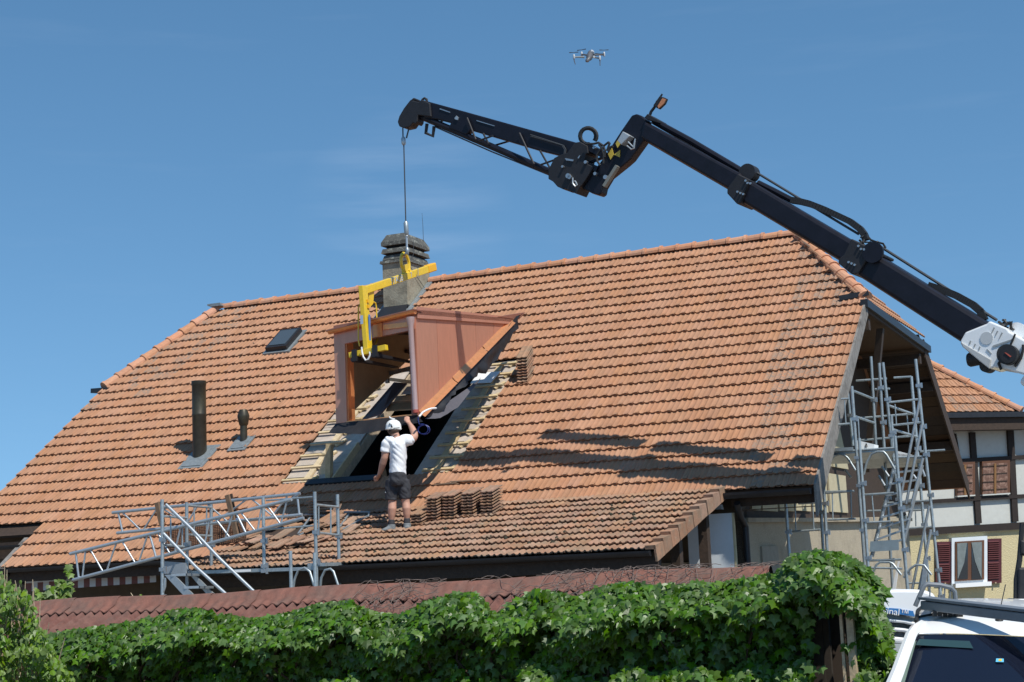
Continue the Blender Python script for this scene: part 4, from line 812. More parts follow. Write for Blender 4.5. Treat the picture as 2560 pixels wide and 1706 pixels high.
# ---------------------------------------------------------------- drone
DY = 18.5; dpx = lambda x, y, o=0: py(1400+x/14.71, 100+y/14.71, DY+o)
drone = thing('drone', dpx(1100, 650), 'small grey four-rotor camera drone hovering in the blue sky above the crane', 'drone')
mgr = mat('drone_grey', (.10, .10, .105), .45); mlt = mat('drone_light_grey', (.42, .44, .46), .4)
b = MB(); b.tube([dpx(1140, 470, .16), dpx(1120, 530, .05), dpx(1080, 640, -.06), dpx(1060, 700, -.12)], [(.02, .03), (.035, .05), (.04, .045), (.02, .02)], 10); b.build('body', mgr, drone, smooth='auto')
b = MB(); b.tube([dpx(1165, 420, .12), dpx(1170, 470, .05), dpx(1180, 510, 0)], [(.02, .02), (.032, .03), (.03, .03)], 10); b.build('top_cover', mlt, drone, smooth='auto')
b = MB(); b.tube([dpx(1060, 700, -.12), dpx(1000, 770, -.14), dpx(1000, 810, -.14)], [.025, .024, .02], 10); b.build('camera_gimbal', mgr, drone, smooth='auto')
b = MB(); b.tube([dpx(1250, 625, -.06), dpx(1256, 625, -.10)], [.014, .012], 10); b.build('sensor', 'white', drone)
for (hx, hy, mx_, my_, o_, front) in ((880, 640, 515, 640, -.08, 1), (1230, 640, 1465, 690, -.08, 1), (1000, 570, 800, 540, .12, 0), (1250, 560, 1625, 550, .12, 0)):
    b = MB(); b.tube([dpx(hx, hy, 0), dpx((hx+mx_)/2, (hy+my_)/2-8, o_/2), dpx(mx_, my_, o_)], [.012, .010, .010], 8); arm = b.build('arm', mgr if not front else mat('arm_grey', (.22, .23, .22), .4), drone, smooth='auto')
    c = dpx(mx_, my_, o_); b = MB(); b.lathe(c-Z*.02, Z, [(.010, 0), (.013, .01), (.012, .05), (.008, .055)], 12); b.build('motor', mlt, arm, smooth='auto')
    if front:
        b = MB(); b.tube([c-Z*.01, c-Z*.04, c-Z*.09+V((.012 if mx_ < 900 else -.002, 0, 0))], [.010, .006, .005], 6); b.build('leg', mgr, arm)
    t_ = c+Z*.058; aa = rnd.uniform(-.3, .3) + (2.8 if mx_ < 900 else .15)
    dv = V((math.cos(aa), math.sin(aa)*1.0, 0)).normalized(); nv_ = V((-dv.y, dv.x, 0)); b = MB()
    for s_ in (-1, 1): b.hexa([t_-nv_*.006, t_+nv_*.006, t_+nv_*.007+dv*.055*s_, t_-nv_*.009+dv*.055*s_, t_-nv_*.006+Z*.002, t_+nv_*.006+Z*.002, t_+nv_*.007+dv*.055*s_+Z*.006, t_-nv_*.009+dv*.055*s_+Z*.006])
    b.build('propeller', 'rubber', arm)
# blue hose coil
bh = MB(); hb = lambda x, y: pw(900+x/4.7525, 1020+y/4.7525, DW-.15)
pts = [hb(690, 110), hb(692, 150), hb(705, 195)]
for k in range(26): a = math.pi*(1.5+2*k/12); pts.append(hb(742+62*math.cos(a)*(1+.01*k), 250+58*math.sin(a)+k*.4)+W*.01*k/3)
bh.tube(pts, .007, 7); tag(bh.build('hose_coil', mat('blue_hose', (.015, .035, .20), .4), None, smooth='auto'), 'small coil of blue hose hanging below the right corner of the copper dormer', 'hose')
# ---------------------------------------------------------------- voxel-fused figures
def fuse(mb, name, m, parent, voxel=.008, smooth=6, factor=.5, wr=0, wseed=0, wscale=9):
    me = bpy.data.meshes.new(name); me.from_pydata(mb.v, [], mb.f); me.update()
    t_ = bpy.data.objects.new(name, me); COL.objects.link(t_); recalc(t_)
    r_ = t_.modifiers.new('r', 'REMESH'); r_.mode = 'VOXEL'; r_.voxel_size = voxel
    if smooth: s_ = t_.modifiers.new('s', 'SMOOTH'); s_.iterations = smooth; s_.factor = factor
    m2 = bpy.data.meshes.new_from_object(t_.evaluated_get(bpy.context.evaluated_depsgraph_get())); bpy.data.objects.remove(t_)
    b0 = base(parent)
    n_ = len(m2.vertices)
    if wr:
        nr = [v.normal.copy() for v in m2.vertices]
        for v, q in zip(m2.vertices, nr):
            p = v.co; f = mnoise.noise(V((p.x*wscale+wseed, p.y*wscale, p.z*wscale*1.0)) + V((p.z*4, 0, p.x*5))); v.co = p + q*wr*(abs(f)*2-.5)
    for v in m2.vertices: v.co -= b0
    m2.polygons.foreach_set('use_smooth', [True]*len(m2.polygons)); m2.name = name; m2.materials.clear(); m2.materials.append(M[m] if isinstance(m, str) else m); m2.update()
    return link(bpy.data.objects.new(name, m2), parent)
PYd = 24.93
M['skin'] = mat('skin', (0.50, 0.27, 0.19), .55, var=.06, scale=20, spec=.35)
M['hair'] = mat('brown_hair', (.07, .04, .025), .8)
M['tee'] = mat('white_cotton', (0.78, 0.79, 0.80), .9, var=.03, scale=6)
M['shorts'] = mat('charcoal_work_shorts', (0.035, 0.036, 0.042), .85, var=.3, scale=9, bump=.3)
M['boot'] = mat('grey_boot', (.17, .185, .19), .8, var=.3, scale=18, bump=.2)
wpx = lambda x, y, o=0.0: py(900+x/4.7525, 1020+y/4.7525, PYd+o)     # depth in metres from the plane of the body
man = thing('person', plow(990, 1326), 'man in white t-shirt, dark shorts and white helmet seen from behind, one hand raised', 'person')
S = 1/(4.7525*158.6)      # metres per zoomed pixel
def limb(mb, pts, rad, n=14): mb.tube(pts, rad, n)
bd = MB()
# torso core, neck, head
limb(bd, [wpx(450, 800), wpx(450, 700), wpx(455, 560), wpx(452, 440), wpx(445, 385), wpx(428, 350)], [(105*S, 80*S), (108*S, 82*S), (112*S, 85*S), (118*S, 80*S), (80*S, 60*S), (45*S, 45*S)], 18)
limb(bd, [wpx(432, 365), wpx(420, 320), wpx(408, 280)], [50*S, 46*S, 46*S])
limb(bd, [wpx(400, 318, .03), wpx(392, 300, .04), wpx(394, 270, .02), wpx(396, 235, .02), wpx(396, 195, .02), wpx(396, 168, .02)], [(26*S, 30*S), (48*S, 58*S), (58*S, 72*S), (62*S, 76*S), (56*S, 70*S), (30*S, 40*S)], 18)
limb(bd, [wpx(345, 262, .06), wpx(338, 272, .085), wpx(342, 285, .07)], [8*S, 12*S, 10*S])        # nose turned left
limb(bd, [wpx(448, 262, .0), wpx(452, 245, -.0)], [(9*S, 14*S), (8*S, 14*S)]); limb(bd, [wpx(352, 270, -.01), wpx(350, 250, -.01)], [(8*S, 14*S), (8*S, 14*S)])
# left arm hanging, hand on the roof edge
limb(bd, [wpx(318, 400), wpx(308, 470), wpx(300, 545), wpx(292, 600)], [58*S, 54*S, 46*S, 40*S])
limb(bd, [wpx(292, 590), wpx(272, 660, .04), wpx(248, 740, .10), wpx(228, 795, .13)], [42*S, 43*S, 33*S, 24*S])
limb(bd, [wpx(230, 790, .13), wpx(216, 815, .15), wpx(200, 838, .17)], [(26*S, 16*S), (36*S, 17*S), (34*S, 15*S)])
for (x0, y0, x1, y1, x2, y2) in ((184, 838, 170, 850, 163, 862), (192, 846, 178, 862, 172, 874), (204, 850, 194, 866, 188, 876), (214, 848, 208, 862, 203, 872)):
    limb(bd, [wpx(x0+8, y0-10, .17), wpx(x0, y0, .18), wpx(x1, y1, .19), wpx(x2, y2, .19)], [10*S, 10*S, 9*S, 7*S], 8)
limb(bd, [wpx(200, 810, .13), wpx(182, 818, .13), wpx(168, 832, .14), wpx(162, 842, .15)], [11*S, 11*S, 10*S, 8*S], 8)
# right arm raised, hand on the dormer's edge
limb(bd, [wpx(575, 385), wpx(610, 372, .02), wpx(640, 352, .04), wpx(652, 332, .06)], [60*S, 52*S, 46*S, 42*S])
limb(bd, [wpx(650, 345, .05), wpx(645, 300, .08), wpx(618, 240, .14), wpx(592, 196, .2), wpx(580, 180, .22)], [42*S, 44*S, 36*S, 27*S, 24*S])
limb(bd, [wpx(583, 188, .21), wpx(572, 165, .24), wpx(562, 142, .27)], [(25*S, 15*S), (34*S, 17*S), (33*S, 15*S)])
for k, (x0, y0, x1, y1, x2, y2) in enumerate(((540, 132, 534, 116, 535, 108), (556, 128, 552, 108, 553, 101), (570, 128, 568, 108, 568, 102), (582, 136, 584, 116, 582, 109))):
    limb(bd, [wpx(x0+3, y0+18, .26), wpx(x0, y0, .28), wpx(x1, y1, .30), wpx(x2, y2+4, .34)], [10*S, 9.5*S, 9*S, 8*S], 8)
limb(bd, [wpx(552, 172, .24), wpx(536, 160, .25), wpx(530, 140, .28), wpx(532, 126, .31)], [11*S, 11*S, 10*S, 8*S], 8)
# legs
limb(bd, [wpx(398, 840), wpx(385, 950), wpx(383, 1080), wpx(384, 1130, .0), wpx(381, 1200, -.02), wpx(377, 1270, -.01), wpx(374, 1330), wpx(373, 1390)], [46*S, 60*S, 52*S, 49*S, 53*S, 44*S, 33*S, 33*S])
limb(bd, [wpx(500, 840), wpx(525, 950), wpx(538, 1080), wpx(545, 1130, .0), wpx(553, 1195, -.02), wpx(556, 1265, -.01), wpx(557, 1320), wpx(557, 1380)], [46*S, 60*S, 52*S, 48*S, 52*S, 43*S, 32*S, 32*S])
fuse(bd, 'body', 'skin', man, .0075, 5)
# t-shirt
ts = MB()
limb(ts, [wpx(447, 800), wpx(448, 760), wpx(453, 640), wpx(458, 520), wpx(456, 440), wpx(448, 395), wpx(436, 352)], [(128*S, 98*S), (131*S, 100*S), (127*S, 97*S), (136*S, 98*S), (140*S, 94*S), (112*S, 78*S), (56*S, 54*S)], 22)
limb(ts, [wpx(400, 400), wpx(335, 398), wpx(316, 430), wpx(305, 480), wpx(298, 528)], [70*S, 66*S, 66*S, 62*S, 58*S], 16)
limb(ts, [wpx(490, 400), wpx(560, 385), wpx(598, 376, .02), wpx(622, 362, .03)], [74*S, 74*S, 66*S, 58*S], 16)
fuse(ts, 't_shirt', 'tee', man, .010, 4, .5, wr=.011, wseed=3, wscale=8)
sh = MB()
limb(sh, [wpx(448, 765), wpx(448, 800), wpx(448, 880), wpx(448, 930)], [(130*S, 100*S), (136*S, 106*S), (142*S, 112*S), (120*S, 100*S)], 20)
limb(sh, [wpx(390, 860), wpx(378, 970), wpx(372, 1060), wpx(370, 1100)], [84*S, 82*S, 73*S, 70*S], 16); limb(sh, [wpx(510, 860), wpx(524, 970), wpx(535, 1050), wpx(538, 1086)], [84*S, 80*S, 70*S, 66*S], 16)
fuse(sh, 'shorts', 'shorts', man, .010, 4, .5, wr=.010, wseed=8, wscale=11)
for (ax_, ay_, toe, o_) in ((373, 1382, -1, -.02), (558, 1366, 1, .0)):
    s_ = MB(); limb(s_, [wpx(ax_+1, ay_-55), wpx(ax_, ay_-20), wpx(ax_, ay_+10)], [38*S, 39*S, 40*S]); fuse(s_, 'sock', 'shorts', man, .01, 3)
    bt = MB(); so2 = MB()
    if toe < 0: path = [wpx(385, 1440), wpx(372, 1425), wpx(330, 1440, -.03), wpx(285, 1452, -.06), wpx(258, 1458, -.07)]; rr = [(36*S, 36*S), (48*S, 44*S), (42*S, 32*S), (36*S, 22*S), (20*S, 14*S)]
    else: path = [wpx(562, 1440, -.09), wpx(560, 1428, -.03), wpx(556, 1432, .06), wpx(553, 1432, .15), wpx(552, 1434, .18)]; rr = [(32*S, 28*S), (42*S, 42*S), (42*S, 34*S), (40*S, 26*S), (20*S, 14*S)]
    limb(bt, path, rr); limb(bt, [wpx(ax_+2, ay_+5), wpx(ax_+3, ay_+45), wpx(ax_+4, ay_+70)], [47*S, 48*S, 46*S])
    bo = fuse(bt, 'boot', 'boot', man, .009, 3)
    zs = Z*.022; dz = Z*-.036
    limb(so2, [p+dz for p in path], [(r_[0]*1.05, 12*S) for r_ in rr]); fuse(so2, 'sole', mat('boot_sole', (.07, .075, .08), .8), bo, .009, 2)
hm = MB()
limb(hm, [wpx(398, 262, .01), wpx(398, 240, .01), wpx(396, 205, .015), wpx(395, 170, .02), wpx(394, 146, .02), wpx(394, 137, .02)], [(75*S, 92*S), (78*S, 95*S), (76*S, 92*S), (62*S, 76*S), (34*S, 44*S), (4*S, 6*S)], 22)
limb(hm, [wpx(398, 258, .01), wpx(398, 246, .01)], [(82*S, 99*S), (80*S, 97*S)], 22)
hl = fuse(hm, 'helmet', mat('white_helmet', (.78, .79, .76), .35, coat=.3), man, .008, 4)
b = MB(); b.prism([wpx(398, 246, -.135), wpx(470, 241, -.115), wpx(470, 233, -.118), wpx(398, 238, -.138)], V((0, .012, 0))); b.build('rear_band', 'rubber', hl)
b = MB(); b.prism([wpx(364, 236, -.105), wpx(390, 234, -.125), wpx(378, 203, -.125)], V((0, .02, 0))); b.build('side_vent', 'shorts', hl)
for x, y in ((346, 178), (358, 186), (370, 194)):
    b = MB(); b.prism([wpx(x, y, -.085), wpx(x+7, y+3, -.085), wpx(x+9, y+12, -.09), wpx(x+2, y+9, -.09)], V((0, .03, 0))); b.build('vent_slot', 'rubber', hl)
b = MB(); b.tube([wpx(350, 108, .1), wpx(362, 122, .06), wpx(385, 128, .04), wpx(415, 132, .03)], [.010, .012, .010, .006], 6); b.build('helmet_clip', 'white', hl, smooth='auto')
ha = MB(); limb(ha, [wpx(412, 300, -.0), wpx(406, 282, -.005), wpx(402, 262, -.0)], [(48*S, 56*S), (61*S, 74*S), (66*S, 80*S)]); fuse(ha, 'hair', 'hair', man, .009, 3)
b = MB(); b.prism([wpx(302, 995, -.09), wpx(306, 1008, -.09), wpx(300, 1012, -.085), wpx(297, 1000, -.085)], V((0, .01, 0))); b.build('pocket_label', 'white', man)
# ---------------------------------------------------------------- tile stacks and loose tiles on the lower roof
ME_S = tile_mesh('stacked_tile', 'tile_old', nose=False, old=True, lift=.0, w=.215, ln=.42)
for v in ME_S.vertices: pass
def solid_tile():
    w, ln = .215, .42; prof = [(0, .006), (.06, .011), (.16, .007), (.25, 0), (.42, 0), (.5, .008), (.58, .008), (.68, 0), (.86, 0), (.94, .007), (1, .005)]
    n_ = len(prof); t_ = .017; vs = [(x*w-w/2, y, z) for y in (0, ln) for x, z in prof] + [(x*w-w/2, y, z-t_) for y in (0, ln) for x, z in prof]
    f = []
    for i in range(n_-1): f += [(i, i+1, n_+i+1, n_+i), (3*n_+i, 3*n_+i+1, 2*n_+i+1, 2*n_+i), (2*n_+i, 2*n_+i+1, i+1, i), (n_+i, n_+i+1, 3*n_+i+1, 3*n_+i)]
    f += [(0, n_, 3*n_, 2*n_), (n_-1, 3*n_-1, 4*n_-1, 2*n_-1)]
    me = bpy.data.meshes.new('clay_roof_tile'); me.from_pydata(vs, [], f); me.materials.append(M['tile_old']); me.update(); return me
ME_L = solid_tile()
ORD = ['lowest', 'second', 'third', 'fourth', 'fifth', 'sixth', 'seventh', 'eighth', 'ninth', 'tenth', 'eleventh', 'twelfth']
def stack(p, n_, x, y, nn, dh, where, lean=V((0, 0, 0))):
    for i in range(n_):
        o = p + Z*(.03+dh*i) + lean*i + x*rnd.gauss(0, .006) + y*rnd.gauss(0, .008)
        xa = (x + y*rnd.gauss(0, .02)).normalized(); ya = (y - xa*y.dot(xa)).normalized(); na = xa.cross(ya)
        t_ = place(ME_L, 'clay_roof_tile', frame(o, xa, ya, na), None)
        nm = 'topmost' if i == n_-1 else ('lowest' if i == 0 else ORD[i]+' from the bottom')
        tag(t_, f'clay tile, {nm} of {where}', 'roof tile', 'loose roof tiles on the roof', 'thing')
xs, ys = U, -DL
for (x, y, n_, wh) in ((1037, 1322, 5, "the low stack beside the man"), (1078, 1312, 9, 'the first tall stack right of the man'), (1121, 1305, 9, 'the second tall stack right of the man'), (1168, 1300, 9, 'the third tall stack right of the man'), (1217, 1295, 9, 'the stack furthest right of the man')):
    p = plow(x, y); stack(p, n_, xs, ys, NL, .047, wh)
p = plow(773, 1307); stack(p, 8, (U*.75-W*.66).normalized(), (W*.75+U*.66).normalized(), NL, .047, 'the stack behind the left scaffold')
p = pm(1307, 968)+NM*.02; stack(p, 10, U, -DM, NM, .055, 'the steep-roof stack by the dormer')
for k, (x, y, yaw) in enumerate(((1195, 1233, .1), (1150, 1240, -.1))):
    p = plow(x, y+40)+Z*.46; xa = (U*math.cos(yaw)+W*math.sin(yaw)); ya = (W*math.cos(yaw)-U*math.sin(yaw))
    tag(place(ME_L, 'clay_roof_tile', frame(p, ya, -xa, Z), None), ('single clay tile laid across the tops of the third and last stacks', 'single clay tile laid across the tops of the first two stacks')[k], 'roof tile', 'loose roof tiles on the roof', 'thing')
# untidy heap around the left scaffold
for i in range(28):
    x = rnd.uniform(600, 905); y = 1385-(x-600)*.20+rnd.uniform(-22, 22)
    p = plow(x, y)+NL*rnd.uniform(.04, .13); yw = rnd.gauss(.25, .22); tl = rnd.gauss(.04, .06); rl = rnd.gauss(0, .06)
    xa = (U*math.cos(yw)+DL*math.sin(yw)+NL*rl).normalized(); ya = (-DL*math.cos(yw)+U*math.sin(yw)+NL*tl); ya = (ya-xa*ya.dot(xa)).normalized()
    t_ = place(ME_L, 'clay_roof_tile', frame(p, xa, ya, xa.cross(ya)), None)
    tag(t_, 'weathered clay tile lying askew in the untidy heap behind the left scaffold', 'roof tile', 'askew tiles in the heap behind the left scaffold', 'thing')
xa = (U*.8-W*.6).normalized(); pt_ = plow(822, 1318)
tag(place(ME_L, 'clay_roof_tile', frame(pt_, xa, (Z*.85+W*.5).normalized(), xa.cross((Z*.85+W*.5).normalized())), None), 'bright clay tile standing on edge between the two right scaffold posts', 'roof tile', 'loose roof tiles on the roof', 'thing')
# grey roof-ladder brackets lying there
def bracket(pts, lines, label):
    t_ = thing('roof_bracket', plow(*pts), label, 'bracket', 'grey steel roof brackets')
    for k, (a, c, r_) in enumerate(lines):
        b = MB(); b.bar(plow(*a)+NL*.09, plow(*c)+NL*.09, r_, r_*.6, NL); b.build('bracket_bar', 'galv', t_)
zr = lambda x, y: (640+x/7.128, 1180+y/7.128)
bracket(zr(1100, 1000), ((zr(880, 855), zr(1340, 880), .035), (zr(985, 900), zr(770, 1200), .03), (zr(1330, 935), zr(780, 1230), .03)), 'grey steel bracket lying among loose tiles behind the right scaffold posts')
bracket(zr(1800, 950), ((zr(1580, 810), zr(2040, 815), .04), (zr(1670, 850), zr(1510, 1080), .03), (zr(2010, 880), zr(1510, 1150), .03), (zr(2030, 815), zr(2020, 890), .02)), 'grey steel bracket lying between the scaffold and the man')
# ---------------------------------------------------------------- left scaffold
z6 = lambda x, y: (x/2.614, 1200+y/2.614)
zs_ = lambda x, y: (400+x/4.9, 1180+y/4.9)
sc1 = thing('scaffold', pw(600, 1450, 19.6)*V((1, 1, 0)), 'galvanised tube scaffold with stair and lattice girders along the left eave', 'scaffold')
def st(zf, pts, r, name, m='galv', w=19.6, parent=sc1, n=10, w1=None):
    P_ = [pw(*zf(*q), w if (w1 is None or i == 0) else w1) for i, q in enumerate(pts)]
    b = MB(); b.tube(P_, r, n); return b.build(name, m, parent, smooth='auto')
WF, WB = 19.6, 20.25
def standard(zf, a, c, w, parent=sc1, down=True, r=.026):
    P0, P1 = pw(*zf(*a), w), pw(*zf(*c), w)
    if down: P1 = V((P1.x, P1.y, .0))
    b = MB(); b.tube([P0, P1], r, 10); o = b.build('standard', 'galv', parent, smooth='auto')
    b = MB()
    for k in range(1, 4):
        q = P0.lerp(P1, .0) - Z*(.18+.42*k+rnd.uniform(-.03, .03)); q = V((P0.x, P0.y, q.z)) + (P1-P0)*0
        f = (P0.z-q.z)/max(.1, P0.z-P1.z); q = P0.lerp(P1, min(1, f)); b.box(q, U*.075, W*.065, Z*.055); b.box(q+U*.05, U*.035, W*.03, Z*.09)
    b.build('coupler', 'steel', o, kind='stuff'); return o
zr5 = lambda x, y: (640+x/7.128, 1180+y/7.128)
s_front = standard(z6, (1060, 128), (1055, 785), 19.0); standard(z6, (1220, 148), (1218, 600), WF); standard(z6, (1380, 160), (1382, 575), WB, down=False)
standard(z6, (1720, 115), (1727, 595), WF, down=False); standard(z6, (2057, 78), (2068, 735), WF); standard(z6, (2205, 95), (2220, 720), WB)
standard(z6, (1898, 465), (1905, 735), 19.0, r=.026); standard(z6, (2056, 475), (2060, 735), 19.0)
# guard frames across the bay
def wframe(x0, y0a, y0b, w0, x1, y1a, y1b, w1, uprights):
    for y0, y1 in ((y0a, y1a), (y0b, y1b)): st(z6, [(x0, y0), (x1, y1)], .018, 'transom', w=w0, w1=w1)
    for t_ in uprights:
        xa = x0+(x1-x0)*t_; a = pw(*z6(xa, y0a+(y1a-y0a)*t_), w0+(w1-w0)*t_); c = pw(*z6(xa, y0b+(y1b-y0b)*t_), w0+(w1-w0)*t_)
        b = MB(); b.tube([a, c], .012, 8); b.build('guard_upright', 'galv', sc1, smooth='auto')
wframe(1070, 238, 425, 19.0, 1222, 250, 440, WF, (.3, .8)); wframe(1225, 168, 358, WF, 1382, 182, 368, WB, (.28, .8)); wframe(2068, 163, 345, WF, 2212, 178, 362, WB, (.1, .65))
for a, c in (((1740, 135), (2045, 112)), ((1740, 325), (2045, 300)), ((1085, 320), (1700, 250))): st(z6, [a, c], .014, 'ledger', w=WF)
# lattice girders
def girder(zf, t0, t1, b0_, b1_, w, verts, diags):
    st(zf, [t0, t1], .026, 'girder_top_chord', 'alu', w); st(zf, [b0_, b1_], .026, 'girder_bottom_chord', 'alu', w)
    L_ = lambda a, c, f: (a[0]+(c[0]-a[0])*f, a[1]+(c[1]-a[1])*f)
    for f in verts: st(zf, [L_(t0, t1, f), L_(b0_, b1_, f+.0)], .017, 'girder_post', 'alu', w)
    for f, g_ in diags: st(zf, [L_(t0, t1, f), L_(b0_, b1_, g_)], .014, 'girder_diagonal', 'alu', w)
girder(z6, (458, 484), (1905, 128), (478, 655), (1985, 250), 19.45, (.025, .36, .75), ((.07, .04), (.09, .13), (.21, .145), (.235, .27), (.35, .285), (.395, .42), (.50, .44), (.53, .56), (.63, .57), (.655, .68), (.735, .66), (.77, .79), (.865, .80), (.89, .90), (.98, .90)))
girder(z6, (735, 215), (1960, 90), (765, 348), (1975, 228), 20.35, (.03, .985), ((.05, .13), (.24, .14), (.26, .40), (.46, .37), (.50, .60), (.72, .52), (.74, .85), (.94, .83)))
st(z6, [(1905, 128), (1960, 88)], .02, 'girder_clamp', 'steel', 19.8)
# diagonal hand rails of the stair, stair stringers, treads, kick plate
st(z6, [(1085, 162), (1250, 320), (1440, 520), (1685, 755)], .024, 'stair_handrail', 'alu', 19.1); st(z6, [(1070, 352), (1280, 570), (1500, 768)], .024, 'stair_handrail', 'alu', 19.0)
def strg(pts, w, name, th=.03):
    b = MB(); b.prism([pw(*zs_(*q), w) for q in pts], W*th); return b.build(name, 'alu', sc1)
strg([(62, 1262), (170, 1255), (545, 1640), (430, 1660)], 19.0, 'stair_stringer'); strg([(370, 1258), (430, 1258), (770, 1600), (700, 1640)], 19.6, 'stair_stringer')
for x, y in ((225, 1262), (385, 1415), (540, 1560)):
    b = MB(); b.bar(pw(*zs_(x, y), 19.0), pw(*zs_(x+185, y+2), 19.6), .22, .035); b.build('stair_tread', 'alu', sc1)
b = MB(); b.prism([pw(*zs_(*q), 19.5) for q in ((40, 1095), (318, 1115), (325, 1245), (48, 1250))], W*.02); b.build('kick_plate', mat('grey_sheet', (.33, .36, .38), .5, metal=.4, var=.1), sc1)
# platform deck along the eave
b = MB(); e0_, e1_ = pw(*zs_(370, 1213), WF), pw(787, 1417, WF)
b.hexa([e0_-Z*.05, e1_-Z*.05, e1_-Z*.05+W*.36, e0_-Z*.05+W*.36, e0_, e1_, e1_+W*.36, e0_+W*.36]); b.build('platform', 'galv', sc1)
b = MB(); b.bar(pw(*z6(2068, 555), WF), pw(*z6(2225, 552), WB), .3, .05); b.build('platform', 'galv', sc1)
b = MB(); b.box(e0_.lerp(e1_, .42)-W*.012-Z*.025, U*.34, W*.006, Z*.035); b.build('white_label', 'white', sc1)
for pts in ([(1915, 720), (1925, 650), (1950, 590), (1990, 575), (2025, 600), (2052, 690)], [(2092, 715), (2100, 640), (2125, 590), (2160, 582), (2180, 600), (2210, 690)]):
    st(z6, pts, .018, 'hoop_brace', 'galv', 19.3)
st(z6, [(1065, 735), (1078, 700), (1080, 640)], .02, 'hoop_brace', 'alu', 19.0)
# two brown boards clamped upright
for (a, c) in (((1025, 150), (1058, 300)), ((1485, 100), (1552, 385))):
    b = MB(); b.bar(pw(*z6(*a), 20.2), pw(*z6(*c), 20.2), .07, .045, W); b.build('wooden_upright', mat('brown_board', (.16, .10, .06), .8, var=.3), sc1)
    b = MB(); b.bar(pw(*z6(a[0]+26, a[1]-8), 20.4), pw(*z6(c[0]+12, c[1]-20), 20.4), .03, .03, W); b.build('wooden_upright', 'wood_dark', sc1)
# mesh guard
m0, m1, m2, m3 = pw(*zs_(60, 715), 20.6), pw(*zs_(1050, 600), 20.6), pw(*zs_(1050, 840), 20.6), pw(*zs_(60, 985), 20.6)
b = MB(); nx, ny = 44, 13
for i in range(nx+1): b.bar(m0.lerp(m1, i/nx), m3.lerp(m2, i/nx), .017, .010, W)
for j in range(ny+1): b.bar(m0.lerp(m3, j/ny), m1.lerp(m2, j/ny), .017, .010, W)
b.build('mesh_guard', mat('brown_mesh', (.12, .06, .035), .8), sc1, kind='stuff')
st(z6, [(1500, 262), (1545, 258), (1600, 262)], .014, 'blue_strap', 'blue_print', 20.3)
# ---------------------------------------------------------------- stair tower at the gable
y3 = lambda x, y: (2000+x/3.92, 860+y/3.92)
y4 = lambda x, y: (1950+x/4.355, 1160+y/4.355)
sc2 = thing('scaffold_tower', Q(-5.3, 26, 0), 'tall galvanised scaffold tower with steep ladders in front of the gable', 'scaffold')
F1, F2, F3 = 25.0, 26.3, 26.9
def t2(zf, pts, r, name, w, w1=None, m='galv'):
    return st(zf, pts, r, name, m, w, sc2, 10, w1)
def s2(zf, a, c, w, down=True):
    P0, P1 = pw(*zf(*a), w), pw(*zf(*c), w); d = (P1-P0)
    if down: P1 = P0 + d*(P0.z/max(.01, -d.z)) if d.z < 0 else P1
    b = MB(); b.tube([P0, P1], .025, 10); o = b.build('standard', 'galv', sc2, smooth='auto')
    b = MB(); n_ = max(2, int((P0-P1).length/.55))
    for k in range(1, n_):
        q = P0.lerp(P1, k/n_+rnd.uniform(-.03, .03)); b.box(q, U*.075, W*.065, Z*.05); b.box(q+U*.05, U*.03, W*.03, Z*.08)
    b.build('coupler', 'steel', o, kind='stuff'); return o
s2(y3, (695, 125), (745, 1020), F3, False); s2(y3, (507, 415), (590, 1568), F1); s2(y3, (775, 188), (825, 1020), F3); s2(y3, (812, 183), (905, 1020), F2)
s2(y3, (1132, 150), (1282, 1568), F2); s2(y3, (1090, 320), (1195, 1568), F3); s2(y3, (930, 900), (985, 1568), F1)
s2(y3, (222, 1180), (242, 1568), F1); s2(y4, (425, 150), (470, 930), F2); s2(y4, (62, 420), (112, 1120), 24.6); s2(y3, (458, 390), (520, 1000), F3, False)
s2(y3, (580, 925), (625, 1568), F1-.15); s2(y3, (895, 700), (915, 1020), F2, False)
for a, c, w, w1 in (((525, 462), (715, 538), F1, F3), ((540, 712), (728, 775), F1, F3), ((850, 598), (1110, 690), F2, F3), ((885, 832), (1150, 912), F2, F3)): t2(y3, [a, c], .02, 'transom', w, w1)
for a, c, w in (((405, 541), (480, 538), F1), ((338, 795), (490, 782), F1), ((860, 575), (1190, 540), F2), ((560, 730), (1100, 685), F3), ((890, 800), (1195, 768), F2), ((600, 945), (1090, 902), F3), ((250, 1065), (930, 1020), F1), ((920, 1115), (1205, 1105), F2), ((245, 1450), (530, 1442), F1), ((610, 1480), (920, 1460), F1), ((1180, 1055), (1420, 1040), F3), ((920, 332), (1090, 322), F3), ((550, 362), (850, 340), F3), ((735, 445), (880, 440), F3), ((845, 1560), (1295, 1535), F2)): t2(y3, [a, c], .018, 'ledger', w)
for a, c, w in (((200, 432), (390, 422), 24.8), ((100, 742), (440, 715), 24.8), ((500, 318), (805, 298), F1), ((520, 610), (825, 598), F1), ((900, 340), (1240, 318), F1), ((940, 640), (1200, 628), F1), ((950, 1055), (1320, 1040), F1), ((1330, 708), (1660, 685), F2), ((1320, 420), (1655, 400), F2), ((880, 515), (1100, 510), F2), ((1320, 515), (1570, 500), F3), ((1370, 1300), (1640, 1295), F2), ((940, 1130), (1330, 1140), F1)): t2(y4, [a, c], .018, 'ledger', w)
for a, c, w in (((165, 435), (172, 725), 24.8), ((355, 435), (368, 715), 24.8), ((570, 315), (575, 605), F1), ((770, 300), (778, 590), F1), ((1000, 335), (1025, 620), F1), ((1475, 520), (1480, 680), F3), ((1370, 560), (1380, 720), F2)): t2(y4, [a, c], .011, 'guard_upright', w)
for a, c, w in (((435, 555), (450, 780), F1), ((930, 590), (945, 790), F2), ((1048, 700), (1065, 890), F3), ((570, 740), (580, 930), F1)): t2(y3, [a, c], .011, 'guard_upright', w)
